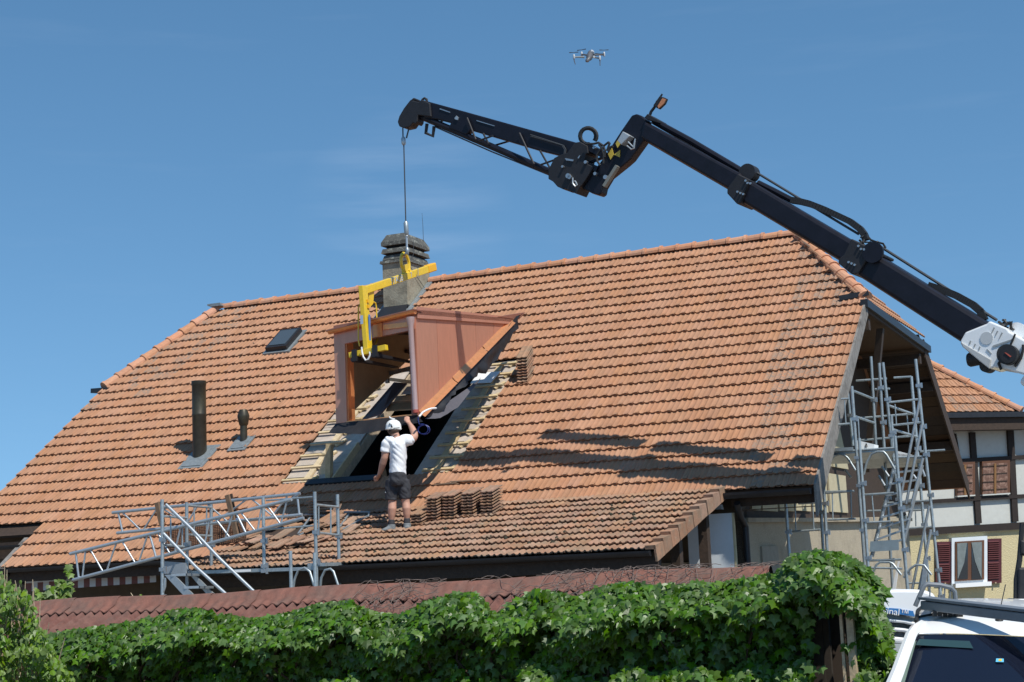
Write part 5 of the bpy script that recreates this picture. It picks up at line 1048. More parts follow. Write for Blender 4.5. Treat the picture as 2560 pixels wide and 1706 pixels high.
# hoop frames, decks, braces
for pts, zf in (([(245, 1280), (265, 1200), (330, 1100), (380, 1080), (430, 1085), (470, 1120), (545, 1240)], y3), ([(625, 1280), (650, 1170), (700, 1080), (760, 1055), (820, 1058), (850, 1090), (930, 1230)], y3), ([(985, 1240), (1050, 1100), (1090, 1070), (1190, 1070), (1230, 1090), (1320, 1210)], y4), ([(1345, 1240), (1420, 1140), (1480, 1100), (1570, 1105), (1650, 1210)], y4)): t2(zf, pts, .02, 'hoop_brace', F1)
def deck(pts, name='deck', m='galv', th=.05):
    b = MB(); b.prism([pw(*zf(x, y), w) for zf, x, y, w in pts], Z*th); return b.build(name, m, sc2)
deck([(y3, 255, 1075, F1), (y3, 930, 1030, F1), (y3, 870, 1150, F3+.6), (y3, 240, 1165, F3+.6)]); deck([(y3, 620, 1060, F2), (y3, 1210, 1115, F2), (y3, 1200, 1190, F3+.6), (y3, 640, 1210, F3+.6)])
b = MB(); b.prism([pw(*y3(*q), F1-.03) for q in ((270, 1025), (520, 1012), (522, 1045), (268, 1058))], W*.02); b.build('toe_board', 'galv', sc2)
b = MB(); b.prism([pw(*y4(*q), F1-.05) for q in ((985, 845), (1290, 825), (1295, 940), (975, 958))], W*.02); b.build('grey_panel', mat('steel_panel', (.30, .36, .38), .5, metal=.4, var=.12), sc2)
for a, c in (((440, 1230), (500, 1310)), ((800, 1200), (870, 1300)), ((770, 1290), (830, 1390)), ((1110, 1285), (1150, 1340)), ((1190, 1215), (1225, 1300))): t2(y3, [a, c], .022, 'diagonal_brace', F2, m='alu')
# ladders: stringers and rungs
def ladder(zf, a0, a1, c0, c1, w, n_, r=.024):
    t2(zf, [a0, a1], r, 'ladder_stringer', w, m='alu'); t2(zf, [c0, c1], r, 'ladder_stringer', w, m='alu')
    for k in range(n_):
        f = (k+.5)/n_; b = MB(); b.bar(pw(*zf(a0[0]+(a1[0]-a0[0])*f, a0[1]+(a1[1]-a0[1])*f), w), pw(*zf(c0[0]+(c1[0]-c0[0])*f, c0[1]+(c1[1]-c0[1])*f), w), .10, .028); b.build('ladder_tread', 'alu', sc2)
ladder(y4, (1240, 40), (1000, 1010), (1545, 10), (1340, 870), F1+.5, 8, .032)
for a, c, w, zf in (((1172, 555), (980, 1530), F1+.3, y3), ((1195, 790), (1040, 1568), F1+.3, y3), ((1205, 1118), (1095, 1568), F1+.2, y3), ((1625, 455), (1420, 1470), F1+.5, y4), ((1642, 715), (1500, 1440), F1+.5, y4)): t2(zf, [a, c], .022, 'hand_rail', w, m='alu')
for (pts, m) in (([(1285, 1060), (1300, 1060), (1250, 1440), (1212, 1430)], 'white'), ([(1575, 1035), (1612, 1040), (1590, 1300), (1520, 1420), (1545, 1250)], 'alu')):
    b = MB(); b.prism([pw(*y4(*q), F1+.4) for q in pts], W*.05); b.build('ladder_foot', m, sc2)
# things lying on the tower
bx_ = MB(); bx_.prism([pw(*y3(*q), F1+.1) for q in ((562, 945), (728, 985), (728, 1028), (565, 1030))], W*.3, False); bxo = bx_.build('white_box', 'white', None); tag(bxo, 'white cardboard box with a small triangular mark on the scaffold tower deck', 'box')
b = MB(); q0 = lambda x, y: pw(*y3(x, y), F1+.088)
for a, c in (((640, 1010), (648, 975)), ((648, 975), (658, 1008)), ((658, 1012), (640, 1014))): b.bar(q0(*a), q0(*c), .012, .004, W)
b.build('printed_mark', 'rubber', bxo)
b = MB(); b.prism([pw(*y3(*q), F2) for q in ((955, 1050), (1120, 1095), (1115, 1110), (955, 1108))], W*.4, False); tag(b.build('white_sheet', 'white', None), 'white board lying flat behind the ladder on the scaffold tower', 'board')
for x, y in ((1420, 940), (1545, 1355)):
    p = pu(*y3(x, y), -6.2); b = MB(); b.lathe(p, Z, [(.05, 0), (.09, .03), (.09, .09), (.03, .13)], 10); b.tube([p, p-U*.25+Z*.02], .02, 6); b.build('floodlight', 'wood_old', house, smooth='auto')
# ---------------------------------------------------------------- neighbour house
ND = V((math.cos(math.radians(17)), math.sin(math.radians(17)), 0)); NN = V((ND.y, -ND.x, 0)); NP = py(2400, 1300, 40)
r6 = lambda x, y: (1900+x/1.832, 850+y/1.832)
z7 = lambda x, y: (2040+x/2.704, 680+y/2.704)
def nb(x, y, off=0): return pl(x, y, NP+NN*off, NN)
nh = thing('neighbour_house', V((NP.x, NP.y, 0)), 'half-timbered yellow house with red shutters behind the scaffold tower', 'house')
def npoly(pts, th, name, m, off=0, parent=nh, zf=r6, **kw):
    b = MB(); b.prism([nb(*zf(x, y), off) for x, y in pts], NN*th, True); return b.build(name, m, parent, **kw)
rect = lambda x0, y0, x1, y1, s=-.06: [(x0, y0), (x1, y0+(x1-x0)*s), (x1, y1+(x1-x0)*s), (x0, y1)]
M['n_timber'] = mat('dark_oak_timber', (.020, .013, .010), .8, var=.3, scale=5)
M['n_white'] = mat('pale_infill', (.52, .53, .49), .9, var=.06, scale=3)
g0 = nb(*r6(600, 870)); wl = nb(*r6(560, 1000)); wr_ = nb(*r6(1420, 1000))
def upz(p, z): return V((p.x, p.y, z))
zmid = nb(*r6(1000, 860)).z; ztop = nb(*r6(1000, 400)).z
b = MB(); b.hexa([upz(wl, 0), upz(wr_, 0), upz(wr_, 0)-NN*7, upz(wl, 0)-NN*7, upz(wl, zmid), upz(wr_, zmid), upz(wr_, zmid)-NN*7, upz(wl, zmid)-NN*7]); b.build('wall', 'roughcast_y', nh)
b = MB(); b.hexa([upz(wl, zmid+.002), upz(wr_, zmid+.002), upz(wr_, zmid+.002)-NN*7, upz(wl, zmid+.002)-NN*7, upz(wl, ztop), upz(wr_, ztop), upz(wr_, ztop)-NN*7, upz(wl, ztop)-NN*7]); b.build('upper_wall', 'n_white', nh)
npoly(rect(640, 885, 1400, 903, -.058), .03, 'plaster_band', mat('plaster_band', (.62, .58, .40), .9), .02)
for pts in ([(957, 425), (982, 424), (1012, 840), (987, 842)], [(1130, 415), (1158, 414), (1180, 832), (1154, 834)], [(880, 430), (895, 430), (915, 545), (900, 546)], [(1330, 405), (1350, 404), (1372, 820), (1352, 822)]): npoly(pts, .09, 'timber_post', 'n_timber', .03)
for x0, y0, th_ in ((640, 561, 18), (640, 740, 17), (640, 868, 32)): npoly(rect(x0, y0, 1400, y0+th_, -.058), .10, 'timber_rail', 'n_timber', .04)
npoly(rect(640, 372, 1400, 425, -.04), .12, 'wall_plate', 'n_timber', .06)
M['sash'] = mat('brown_sash', (.12, .05, .022), .5, var=.1); M['drape'] = mat('patterned_drape', (.14, .075, .055), .9, var=.3, scale=12, col2=(.26, .16, .12), lo=.45, hi=.6)
def upwin(x0, y0, x1, y1):
    w_ = npoly(rect(x0-8, y0-8, x1+8, y1+8), .10, 'window', 'sash', .05)
    mid = (x0+x1)/2
    npoly(rect(x0, y0, mid-4, y1), .04, 'curtain', 'drape', .09, w_); npoly(rect(mid+5, y0, x1, y1), .04, 'curtain', 'drape', .09, w_)
    for k in range(4): npoly(rect(x0, y0+12+k*36, x1, y0+16+k*36), .02, 'curtain_fold', 'wood_dark', .115, w_)
    npoly(rect(mid-4, y0, mid+5, y1), .03, 'mullion', mat('orange_mullion', (.22, .11, .035), .5), .125, w_); npoly(rect(x0-8, y1+3, x1+6, y1+9), .16, 'sill', 'n_white', .06, w_)
upwin(1020, 566, 1132, 706); upwin(905, 572, 972, 712)
lw = npoly(rect(872, 908, 1035, 1128), .12, 'window', 'plaster_white', .06)
npoly(rect(893, 925, 1024, 1106), .06, 'sash', 'sash', .13, lw)
for x0, x1 in ((903, 951), (968, 1016)): npoly(rect(x0, 934, x1, 1098), .02, 'pane', 'glass', .16, lw)
M['net'] = mat('net_curtain', (.16, .19, .19), .8, var=.2)
npoly([(903, 932), (948, 929), (935, 1020), (905, 1098)], .01, 'net_curtain', 'net', .175, lw); npoly([(1016, 925), (968, 928), (985, 1015), (1014, 1092)], .01, 'net_curtain', 'net', .175, lw)
npoly(rect(882, 1117, 1046, 1136), .28, 'sill', 'white_paint', .12, lw)
M['red_shut'] = mat('red_shutter_paint', (.080, .014, .017), .55, var=.15)
for x0, y0, x1, y1 in ((804, 926, 876, 1118), (1035, 912, 1104, 1116)):
    sh_ = npoly(rect(x0, y0, x1, y1, -.04), .05, 'shutter', 'red_shut', .05)
    n_ = 18
    for k in range(n_):
        ya = y0+14+(y1-y0-28)*k/n_
        if abs(k-9) < 1: continue
        b = MB(); b.bar(nb(*r6(x0+10, ya), .085), nb(*r6(x1-10, ya-2), .085), .05, .022, (Z+NN*.8).normalized()); b.build('slat', 'red_shut', sh_)
    npoly(rect(x0+40, y1-6, x0+46, y1, 0), .04, 'shutter_catch', 'wood_old', .1, sh_)
# roof with tiles and hip caps
e0, e1 = nb(*z7(640, 990), .55), nb(*z7(1385, 950), .55); e0 = V((e0.x, e0.y, e1.z)); eh = (e1-e0).normalized()
RT = math.radians(42); rs = (-NN*math.cos(RT)+Z*math.sin(RT)); rn_ = eh.cross(rs).normalized()
if rn_.z < 0: rn_ = -rn_
top = e1 - eh*4.4 + rs*6.2
b = MB(); b.prism([e0-eh*3, e1, top, e0-eh*3+rs*6.2], -rn_*.08, False); b.build('roof_deck', 'wood_dark', nh)
nmt = []
W2, L2 = .205, .36
for r in range(17):
    for k in range(34):
        p = e1 + rs*(r*L2) - eh*((k+1)*W2)
        lim = 4.4*(r*L2+.18)/6.2
        if (k+.5)*W2 < lim: continue
        q = proj(p)
        if q[0] < 2290: continue
        nmt.append(frame(p+rn_*.01, eh, rs, rn_) @ Matrix.Diagonal((W2/TW, L2/EX, 1, 1)))
for mt in nmt[:300]: place(ME_TG if (rnd.random() < .22) else ME_T, 'roof_tile', mt, nh)
cap_row(e1+rn_*.02, top+rn_*.02, 'hip_tile', nh, 20, lift=.03)
b = MB(); b.bar(e0-eh*2-Z*.06+NN*.08, e1+eh*.1-Z*.06+NN*.08, .14, .13); b.build('gutter', 'zinc_dark', nh)
b = MB(); b.bar(e0-eh*2-Z*.28-NN*.1, e1+eh*.1-Z*.28-NN*.1, .3, .3); b.build('eave_board', 'wood_dark', nh)
b = MB(); ha_, hb_ = e1+eh*.02, e1+eh*1.5-NN*2.5-Z*.02; b.prism([e1+eh*.02, e1+eh*1.2-Z*.9, e1+eh*1.2-Z*.9-NN*6, top], -rn_*.05, False); b.build('side_roof', 'tile_i', nh)
# ---------------------------------------------------------------- shed with red corrugated roof, overgrown with creeper
SW = 13.5; ss0, ss1 = pw(88, 1512, SW), pw(1978, 1420, SW)
shed = thing('garden_shed', V((0, 0, 0))+Q((uvw(ss0)[0]+uvw(ss1)[0])/2, SW, 0), 'low shed with mossy red corrugated roof and ridge caps, overgrown by creeper', 'shed')
M['corr'] = mat('red_fibre_cement', (.135, .056, .043), .9, var=.3, scale=5, col2=(.16, .08, .062), bump=.25, bscale=60); stain(M['corr'], (.10, .075, .06), 2.0, .5, .7, .65); stain(M['corr'], (.5, .46, .40), 9, .70, .74, .8)
us0, us1 = uvw(ss0)[0], uvw(ss1)[0]; zr_ = lambda u: ss0.z + (ss1.z-ss0.z)*(u-us0)/(us1-us0) + .012*math.sin(u*2.1)
PER = .117; SL = .62; SP = math.radians(24); nsh = int((us1-us0)/(PER*8))
sd_dir = -W*math.cos(SP)-Z*math.sin(SP); sn_ = -W*math.sin(SP)+Z*math.cos(SP)
def corr_sheet(u0, nw, side=1):
    b = MB(); n_ = nw*8+1; up_, lo_ = [], []
    dr = V(sd_dir) if side > 0 else W*math.cos(SP)-Z*math.sin(SP); nn = V(sn_) if side > 0 else W*math.sin(SP)+Z*math.cos(SP)
    for i in range(n_):
        u = u0+i*PER/8; h = .027*math.cos(2*math.pi*i/8); c = Q(u, SW, zr_(u)-.05)
        up_.append(c+nn*h); lo_.append(c+dr*(SL+.05)+nn*h)
    m_ = [p.lerp(q, .5) for p, q in zip(up_, lo_)]
    t_ = [-nn*.008]*1; lo2 = [p-nn*.009 for p in lo_]
    b.add(up_+m_+lo_+lo2, [(i, i+1, n_+i+1, n_+i) for i in range(n_-1)]+[(n_+i, n_+i+1, 2*n_+i+1, 2*n_+i) for i in range(n_-1)]+[(2*n_+i, 2*n_+i+1, 3*n_+i+1, 3*n_+i) for i in range(n_-1)])
    o = b.build('roof_sheet', 'corr', shed, smooth='auto'); return o
for k in range(nsh):
    corr_sheet(us0-.02+k*PER*8, 8, 1).location += V(sn_)*(.004*(k % 2)); corr_sheet(us0-.02+k*PER*8, 8, -1)
CAPW = .58
for k in range(int((us1-us0)/CAPW)):
    b = MB(); n_ = 49; rows = []
    for j, (d_, h_) in enumerate(((-.20, -.122), (-.10, -.070), (-.04, .008), (.0, .024), (.04, .008), (.10, -.070), (.205, -.124))):
        r_ = []
        for i in range(n_):
            u = us0-.03+k*CAPW+CAPW*1.02*i/(n_-1); ph = 2*math.pi*(u-us0+.02)/PER
            wv = .011*math.cos(ph)*max(0, (abs(d_)-.07)/.13) if abs(d_) > .07 else 0
            r_.append(Q(u, SW-d_, zr_(u)+h_+wv+.010+.008*(i/(n_-1))))
        rows.append(r_)
    lip = [p-Z*.009 for p in rows[-1]]; rows.append(lip)
    vs = sum(rows, []); fs = []
    for j in range(len(rows)-1): fs += [(j*n_+i, j*n_+i+1, (j+1)*n_+i+1, (j+1)*n_+i) for i in range(n_-1)]
    b.add(vs, fs); b.build('ridge_cap', mat('ridge_cap_red', (.20, .085, .060), .9, var=.25, col2=(.15, .085, .065), scale=4, bump=.2) if k == 0 else bpy.data.materials['ridge_cap_red'], shed, smooth='auto')
ue = uvw(pw(2068, 1500, SW-.48))[0]; b = MB(); b.box(Q((us0+ue)/2, SW-.48, 1.0), U*(ue-us0-.1), W*.05, Z*2.05); b.box(Q((us1-.1+ue)/2, SW-.47, 1.15), U*(ue-us1+.1), W*.05, Z*2.3); b.build('front_wall', mat('dark_planks', (.03, .022, .015), .9, var=.4), shed)
b = MB(); b.box(Q((us0+us1)/2, SW+.48, 1.0), U*(us1-us0-.1), W*.05, Z*1.95); b.box(Q(us0+.1, SW, 1.0), U*.05, W*.9, Z*1.95); b.build('rear_wall', 'wood_dark', shed)
pp0 = pw(2122, 1500, 12.5)
b = MB(); b.box(Q(uvw(pp0)[0], 12.5, pp0.z/2), U*.055, W*.06, Z*pp0.z); b.build('corner_post', 'wood_old', shed)
pp1 = pw(2101, 1520, 12.5); b = MB(); b.box(Q(uvw(pp1)[0], 12.5, pp1.z/2), U*.022, W*.04, Z*pp1.z); b.build('gate_batten', 'wood_old', shed)
pp2 = pw(2075, 1520, 13.1); b = MB(); b.box(Q(uvw(pp2)[0], 13.3, pp2.z/2), U*.3, W*.05, Z*pp2.z); b.build('dark_gap_board', mat('gap_dark_brown', (.05, .035, .025), .9), shed)  # darkness of the gap beside the post put into this added board
# creeper
def leaf_mesh(name, m, lobes=True, size=1.0):
    if lobes: out = [(0, 0), (.20, .10), (.50, .02), (.40, -.22), (.62, -.50), (.30, -.52), (.17, -.62), (0, -1.0), (-.17, -.62), (-.30, -.52), (-.62, -.50), (-.40, -.22), (-.50, .02), (-.20, .10)]
    else: out = [(0, 0), (.28, -.12), (.36, -.42), (.2, -.76), (0, -1.0), (-.2, -.76), (-.36, -.42), (-.28, -.12)]
    vs = [(x*size, y*size, -abs(x)*.30*size + (.10*(y+.4)**2*-1)*size) for x, y in out]; c = (0, -.35*size, .02*size); vs.append(c); n_ = len(out)
    me = bpy.data.meshes.new(name); me.from_pydata(vs, [], [(n_, (i+1) % n_, i) for i in range(n_)]); me.polygons.foreach_set('use_smooth', [True]*n_); me.materials.append(m); me.update(); return me
def leaf_mat(name, col, isl, tr=.25, rough=.42):
    m = mat(name, col, rough, spec=.42, objvar=0 if isl else .38, islandvar=.38 if isl else 0)
    n = m.node_tree; b = n.nodes['Principled BSDF']; o = n.nodes['Material Output']; t = n.nodes.new('ShaderNodeBsdfTranslucent'); x = n.nodes.new('ShaderNodeMixShader'); x.inputs[0].default_value = tr
    t.inputs[0].default_value = (col[0]*2.2, col[1]*2.0, col[2]*1.2, 1); n.links.new(b.outputs[0], x.inputs[1]); n.links.new(t.outputs[0], x.inputs[2]); n.links.new(x.outputs[0], o.inputs[0]); return m
LC = (.070, .152, .012)
leafA, leafB = leaf_mesh('leaf', leaf_mat('creeper_leaf', LC, False)), leaf_mat('creeper_leaf_mass', LC, True)
leafM = leaf_mesh('leaf_mass', leafB); M['leafB'] = leafB
top_px = [(40, 1600), (170, 1575), (300, 1558), (395, 1538), (440, 1522), (490, 1518), (540, 1532), (640, 1545), (720, 1532), (800, 1505), (870, 1500), (930, 1528), (1000, 1536), (1060, 1505), (1140, 1478), (1190, 1482), (1240, 1535), (1300, 1492), (1340, 1472), (1400, 1482), (1440, 1492), (1500, 1466), (1560, 1452), (1620, 1462), (1700, 1458), (1800, 1455), (1880, 1440), (1940, 1430), (1968, 1400), (1990, 1385), (2040, 1372), (2085, 1386), (2130, 1424), (2175, 1480), (2208, 1535), (2226, 1590), (2215, 1800)]
def top_at(x):
    for (x0, y0), (x1, y1) in zip(top_px, top_px[1:]):
        if x0 <= x <= x1: return y0+(y1-y0)*(x-x0)/max(1e-6, x1-x0)
    return 1700
ivy = thing('creeper', Q((us0+us1)/2, 12.75, 0), 'glossy green creeper hanging over the shed front and its rounded right end', 'climbing plant')
lv = []
def leaf_at(p, out, size, spread=.5):
    d = V((rnd.gauss(0, .35), rnd.gauss(0, .35), -1)) + out*rnd.uniform(.1, .9)
    tip_ = d.normalized(); nrm = (out*rnd.uniform(.5, 1.2) + Z*rnd.uniform(.1, 1.0) + V((rnd.gauss(0, spread), rnd.gauss(0, spread), rnd.gauss(0, spread*.6)))).normalized()
    x = tip_.cross(nrm).normalized()*-1; y = -tip_; nz = x.cross(y).normalized()
    if nz.dot(nrm) < 0: x = -x; nz = x.cross(y)
    s_ = size*rnd.uniform(.55, 1.35); return frame(p, x, y, nz) @ Matrix.Scale(s_, 4)
WI = 12.72
N1 = 13500; i_ = 0
while i_ < N1:
    x = rnd.uniform(-60, 2226); yt = top_at(max(41, x)); y = yt + (1.0-rnd.random()**1.25)*0 + rnd.random()**1.15*(1760-yt)
    dens = mnoise.noise(V((x*.0065, y*.010, 3.3)))*.5+mnoise.noise(V((x*.018, y*.022, 9.1)))*.35
    near_top = y < yt+75
    if not near_top and dens < -.02+.20*math.exp(-((y-yt-160)/50)**2) and rnd.random() < .9: continue
    if 2040 < x < 2150 and y > 1520+abs(x-2095)*.6 and rnd.random() < .93: continue
    bul = .16*mnoise.noise(V((x*.007, y*.009, 0)))+.10*min(1, max(0, (y-yt)/120))
    if near_top: bul -= .12*(1-(y-yt)/75)
    bul += .16*math.exp(-((y-yt-70)/45)**2) - .14*math.exp(-((y-yt-175)/50)**2) + .10*max(0, min(1, (y-1640)/60))
    if x > 1930: bul += .25*math.sin(min(1, (x-1930)/180)*math.pi/2) - .5*max(0, (x-2120)/105)**2
    w_ = WI - bul + rnd.uniform(-.06, .10); p = pw(x, y, w_); i_ += 1
    out = (-W + (U*.8*max(0, (x-2100)/150) if x > 2100 else V((0, 0, 0))) + Z*(.5 if near_top else 0)).normalized()
    lv.append((frame_ := leaf_at(p, out, .080 if x > 1000 else .074), x, y))
for i in range(2600):       # the rear half of the rounded end, and its top
    a = rnd.uniform(0, math.pi); x = rnd.uniform(1965, 2110); yt = top_at(x); w_ = 12.6+rnd.random()*1.3; p = pw(x, yt+rnd.random()**2*90+6, WI); u_, _, z_ = uvw(p)
    p = Q(u_+(w_-12.6)*.05, w_, z_-(w_-12.9)**2*.25); lv.append((leaf_at(p, (Z-W*.4+U*.3).normalized(), .105), x, yt+50))
for i in range(5200):
    x = rnd.uniform(-40, 2030); yt = top_at(max(41, x)); y = yt+45+rnd.random()*(1745-yt-45); p = pw(x, y, rnd.uniform(12.88, 12.98)); lv.append((leaf_at(p, -W, .078), x, 1800))
for i in range(1000):
    x = rnd.uniform(2140, 2222); yt = top_at(x); y = yt+12+rnd.random()*(1745-yt)
    p = pw(x, y, 12.62+.35*max(0, (x-2150)/72)**2+rnd.uniform(-.06, .08)); lv.append((leaf_at(p, (-W+U*.9*(x-2140)/82).normalized(), .082), x, y))
lv_sorted = sorted(range(len(lv)), key=lambda i: -(lv[i][0].to_scale().x / (1+abs(lv[i][2]-1560)*.002)) if 0 < lv[i][1] < 2560 and lv[i][2] < 1690 else 0)
for i in lv_sorted[:300]: place(leafA, 'leaf', lv[i][0], ivy)
merged('leaf_mass', leafM, [lv[i][0] for i in lv_sorted[300:]], 'leafB', ivy)
b = MB()
for i in range(34):
    x = rnd.uniform(100, 2060); p = pw(x, 1760, 12.9); pts = [p]
    for k in range(7):
        x += rnd.gauss(0, 22); y = 1760-(1760-top_at(max(41, min(2250, x)))-25)*(k+1)/7; pts.append(pw(x, y, 12.86+rnd.uniform(-.05, .05)))
    b.tube(pts, [.012]*7+[.004], 5)
b.build('vine_stem', mat('vine_stem', (.05, .035, .02), .9), ivy, kind='stuff')
# dry tendrils crawling over the shed roof
b = MB()
for i in range(210):
    x = rnd.choice((rnd.gauss(1000, 45), rnd.gauss(1420, 60), rnd.gauss(1630, 80), rnd.uniform(1500, 1960), rnd.uniform(930, 1960), rnd.uniform(1650, 1960)))
    x = min(1965, max(905, x)); u_ = uvw(pw(x, 1450, SW))[0]; s_ = rnd.uniform(-.1, .55); pts = []
    an = rnd.uniform(0, 6.28)
    for k in range(6):
        ww = SW-max(-.1, min(.6, s_)); hh = zr_(u_)-max(0, s_)*math.tan(SP) + .04+rnd.uniform(0, .035) - (.02 if s_ > .1 else 0)
        pts.append(Q(u_, ww, hh)); an += rnd.gauss(0, .7); u_ += math.cos(an)*.07; s_ += math.sin(an)*.07
    b.tube(pts, .0026, 4)
tag(b.build('dry_tendrils', mat('dry_tendril', (.17, .13, .11), .9), None), 'bare grey creeper tendrils crawling over the red shed roof', 'tendrils', kind='stuff')
# hedge on the left
hedge = thing('hedge', py(10, 1600, 13.5)*V((1, 1, 0)), 'light green leafy hedge at the left edge beside the shed', 'hedge')
hm_ = leaf_mat('hedge_leaf', (.115, .20, .025), True, .3, .45); hme = leaf_mesh('hedge_leaf', hm_, False); M['hedgeL'] = hm_
hts = [(-200, 1400), (0, 1440), (30, 1462), (65, 1482), (88, 1525), (98, 1565), (120, 1610), (160, 1670), (190, 1720), (230, 1790)]
def ht(x):
    for (x0, y0), (x1, y1) in zip(hts, hts[1:]):
        if x0 <= x <= x1: return y0+(y1-y0)*(x-x0)/(x1-x0)
    return 1800
hl_ = []
for i in range(6500):
    x = rnd.uniform(-200, 230); yt = ht(x)+rnd.gauss(0, 10); y = yt+rnd.random()**1.1*(1790-yt)
    if mnoise.noise(V((x*.02, y*.02, 5))) < -.25 and rnd.random() < .7: continue
    Y_ = 13.6+mnoise.noise(V((x*.012, y*.012, 1)))*.5+rnd.uniform(-.1, .5); hl_.append(leaf_at(py(x, y, Y_), (V((.25, -1, .6))).normalized(), .055, .8))
merged('foliage', hme, hl_, 'hedgeL', hedge)
b = MB()
for i in range(46):
    x = rnd.uniform(-150, 130); p = py(x, 1790, 14.0); q = py(x+rnd.gauss(0, 20), ht(x)-rnd.uniform(-10, 38), 13.8); b.tube([p, p.lerp(q, .5)+V((rnd.gauss(0, .06), 0, 0)), q], [.012, .008, .003], 5)
b.build('twig', 'wood_old', hedge, kind='stuff')
# young vine shoots in front of the awning
def shoot(pts, Y, leaves, label, size=.10):
    t_ = thing('vine_shoot', py(*pts[0], Y)*V((1, 1, 0)), label, 'vine shoot', 'vine shoots above the shed roof'); b = MB()
    P_ = [py(x, y, Y) for x, y in pts]; b.tube([V((P_[0].x, P_[0].y, .1))]+P_, [.012]+[.006]*(len(P_)-1)+[.003], 5); b.build('stem', 'wood_old', t_)
    for x, y, s_ in leaves: place(shootL, 'leaf', leaf_at(py(x, y, Y-.03), V((.2, -1, .5)).normalized(), size*s_, .4), t_)
shootL = leaf_mesh('shoot_leaf', leaf_mat('vine_leaf', (.13, .20, .04), False, .35, .45))
zl9 = lambda x, y: (x/4.283, 1340+y/4.283)
lvs = [zl9(rnd.gauss(690, 50), rnd.gauss(520, 60))+(rnd.uniform(.8, 1.6),) for _ in range(26)]+[zl9(x, y)+(.8,) for x, y in ((720, 340), (745, 380), (735, 310), (760, 400))]
shoot([zl9(730, 720), zl9(735, 600), zl9(720, 460), zl9(735, 380), zl9(740, 290)], 18.3, lvs, 'tall vine shoot with broad leaves in front of the striped awning')
lvs = [zl9(rnd.uniform(380, 560), rnd.gauss(640, 55))+(rnd.uniform(.6, 1.2),) for _ in range(24)]
shoot([zl9(360, 780), zl9(420, 700), zl9(480, 640), zl9(540, 570)], 17.8, lvs, 'short bushy vine shoot between the hedge and the striped awning')
lvs = [zl9(rnd.uniform(1380, 1520), rnd.gauss(655, 22))+(rnd.uniform(.4, .8),) for _ in range(9)]
shoot([zl9(1450, 720), zl9(1430, 660), zl9(1400, 610)], 18.0, lvs, 'sparse little vine shoot above the shed ridge left of the stair')
# ---------------------------------------------------------------- white van, front to the camera
ex = V((.955, -.285, -.075)).normalized(); ez = (Z - ex*ex.z).normalized(); ey = ex.cross(ez).normalized()
if ey.y > 0: ey = -ey
WT = py(2505, 1588, 12.2)          # top middle of the windscreen
VO = WT - ez*1.755 - ey*.80
def vq(x, y, z): return VO + ex*x + ey*y + ez*z
van = thing('white_van', V((VO.x, VO.y, 0)), 'white van facing the camera with a dark grey roof rack', 'van')
b = MB(); prof = [(-2.7, .35), (2.2, .35), (2.36, .5), (2.33, .85), (2.2, .98), (1.62, 1.13), (-2.7, 1.15)]
b.prism([vq(0, y, z) for y, z in prof], ex*1.86); bevel(b.build('body', 'white_paint', van), .05, 3)
st_ = [(.80, 1.755, .655, .03), (.62, 1.84, .64, .045), (.35, 1.90, .645, .06), (0, 1.935, .65, .065), (-1.2, 1.955, .66, .065), (-2.65, 1.93, .66, .065)]
b = MB(); n_ = 13; vs = []
for y, z, hw, cr_h in st_:
    for i in range(n_):
        t = -1+2*i/(n_-1); vs.append(vq(t*hw, y-.10*t*t*(1 if y > .5 else .5), z-cr_h*abs(t)**3))
b.add(vs, [(j*n_+i, j*n_+i+1, (j+1)*n_+i+1, (j+1)*n_+i) for j in range(len(st_)-1) for i in range(n_-1)]); rf = b.build('roof', 'white_paint', van, smooth=True)
b = MB(); seam = [vq(-.635+1.27*i/12, .36-.03*(-1+i/6)**2, 1.905-.062*abs(-1+i/6)**3) for i in range(13)]; b.tube(seam, .011, 6); b.build('roof_seam', 'rubber', rf, smooth='auto')
for s_ in (-1, 1):
    b = MB(); b.hexa([vq(s_*.665, .72, 1.72), vq(s_*.665, -2.66, 1.86), vq(s_*.93, -2.68, 1.14), vq(s_*.91, 1.55, 1.14), vq(s_*.625, .72, 1.72), vq(s_*.625, -2.66, 1.86), vq(s_*.89, -2.68, 1.14), vq(s_*.87, 1.55, 1.14)]); b.build('side_panel', 'white_paint', van)
    b = MB(); b.hexa([vq(s_*.715, .45, 1.66), vq(s_*.715, -.55, 1.68), vq(s_*.915, -.55, 1.2), vq(s_*.91, 1.2, 1.2), vq(s_*.70, .45, 1.66), vq(s_*.70, -.55, 1.68), vq(s_*.90, -.55, 1.2), vq(s_*.895, 1.2, 1.2)]); b.build('side_window', 'glass', van)
    b = MB(); b.tube([vq(s_*.60, .50, 1.80), vq(s_*.640, .74, 1.765), vq(s_*.668, .86, 1.715), vq(s_*.745, 1.2, 1.46), vq(s_*.865, 1.64, 1.12)], [.03, .04, .045, .05, .06], 8); b.build('windscreen_pillar', 'white_paint', van, smooth='auto')
    b = MB(); b.tube([vq(s_*.64, .55, 1.815), vq(s_*.65, .1, 1.885), vq(s_*.655, -2.5, 1.89)], .016, 6); b.build('roof_rail', 'rubber', van, smooth='auto')
    b = MB(); b.box(vq(s_*1.03, 1.25, 1.22), ex*.2, ey*.12, ez*.2); bevel(b.build('wing_mirror', 'rubber', van), .03)
    for y in (1.45, -1.7):
        b = MB(); b.lathe(vq(s_*.93-.11, y, .33), ex, [(.2, 0), (.33, .03), (.33, .19), (.2, .22)], 20); wh = b.build('wheel', 'rubber', van, smooth='auto')
    b = MB(); b.box(vq(s_*.68, 2.27, .78), ex*.34, ey*.12, ez*.2); bevel(b.build('headlight', 'steel', van), .03)
M['screen'] = mat('windscreen_glass', (.008, .011, .022), .04, spec=.6)
b = MB(); nu, nv = 13, 7; vs = []
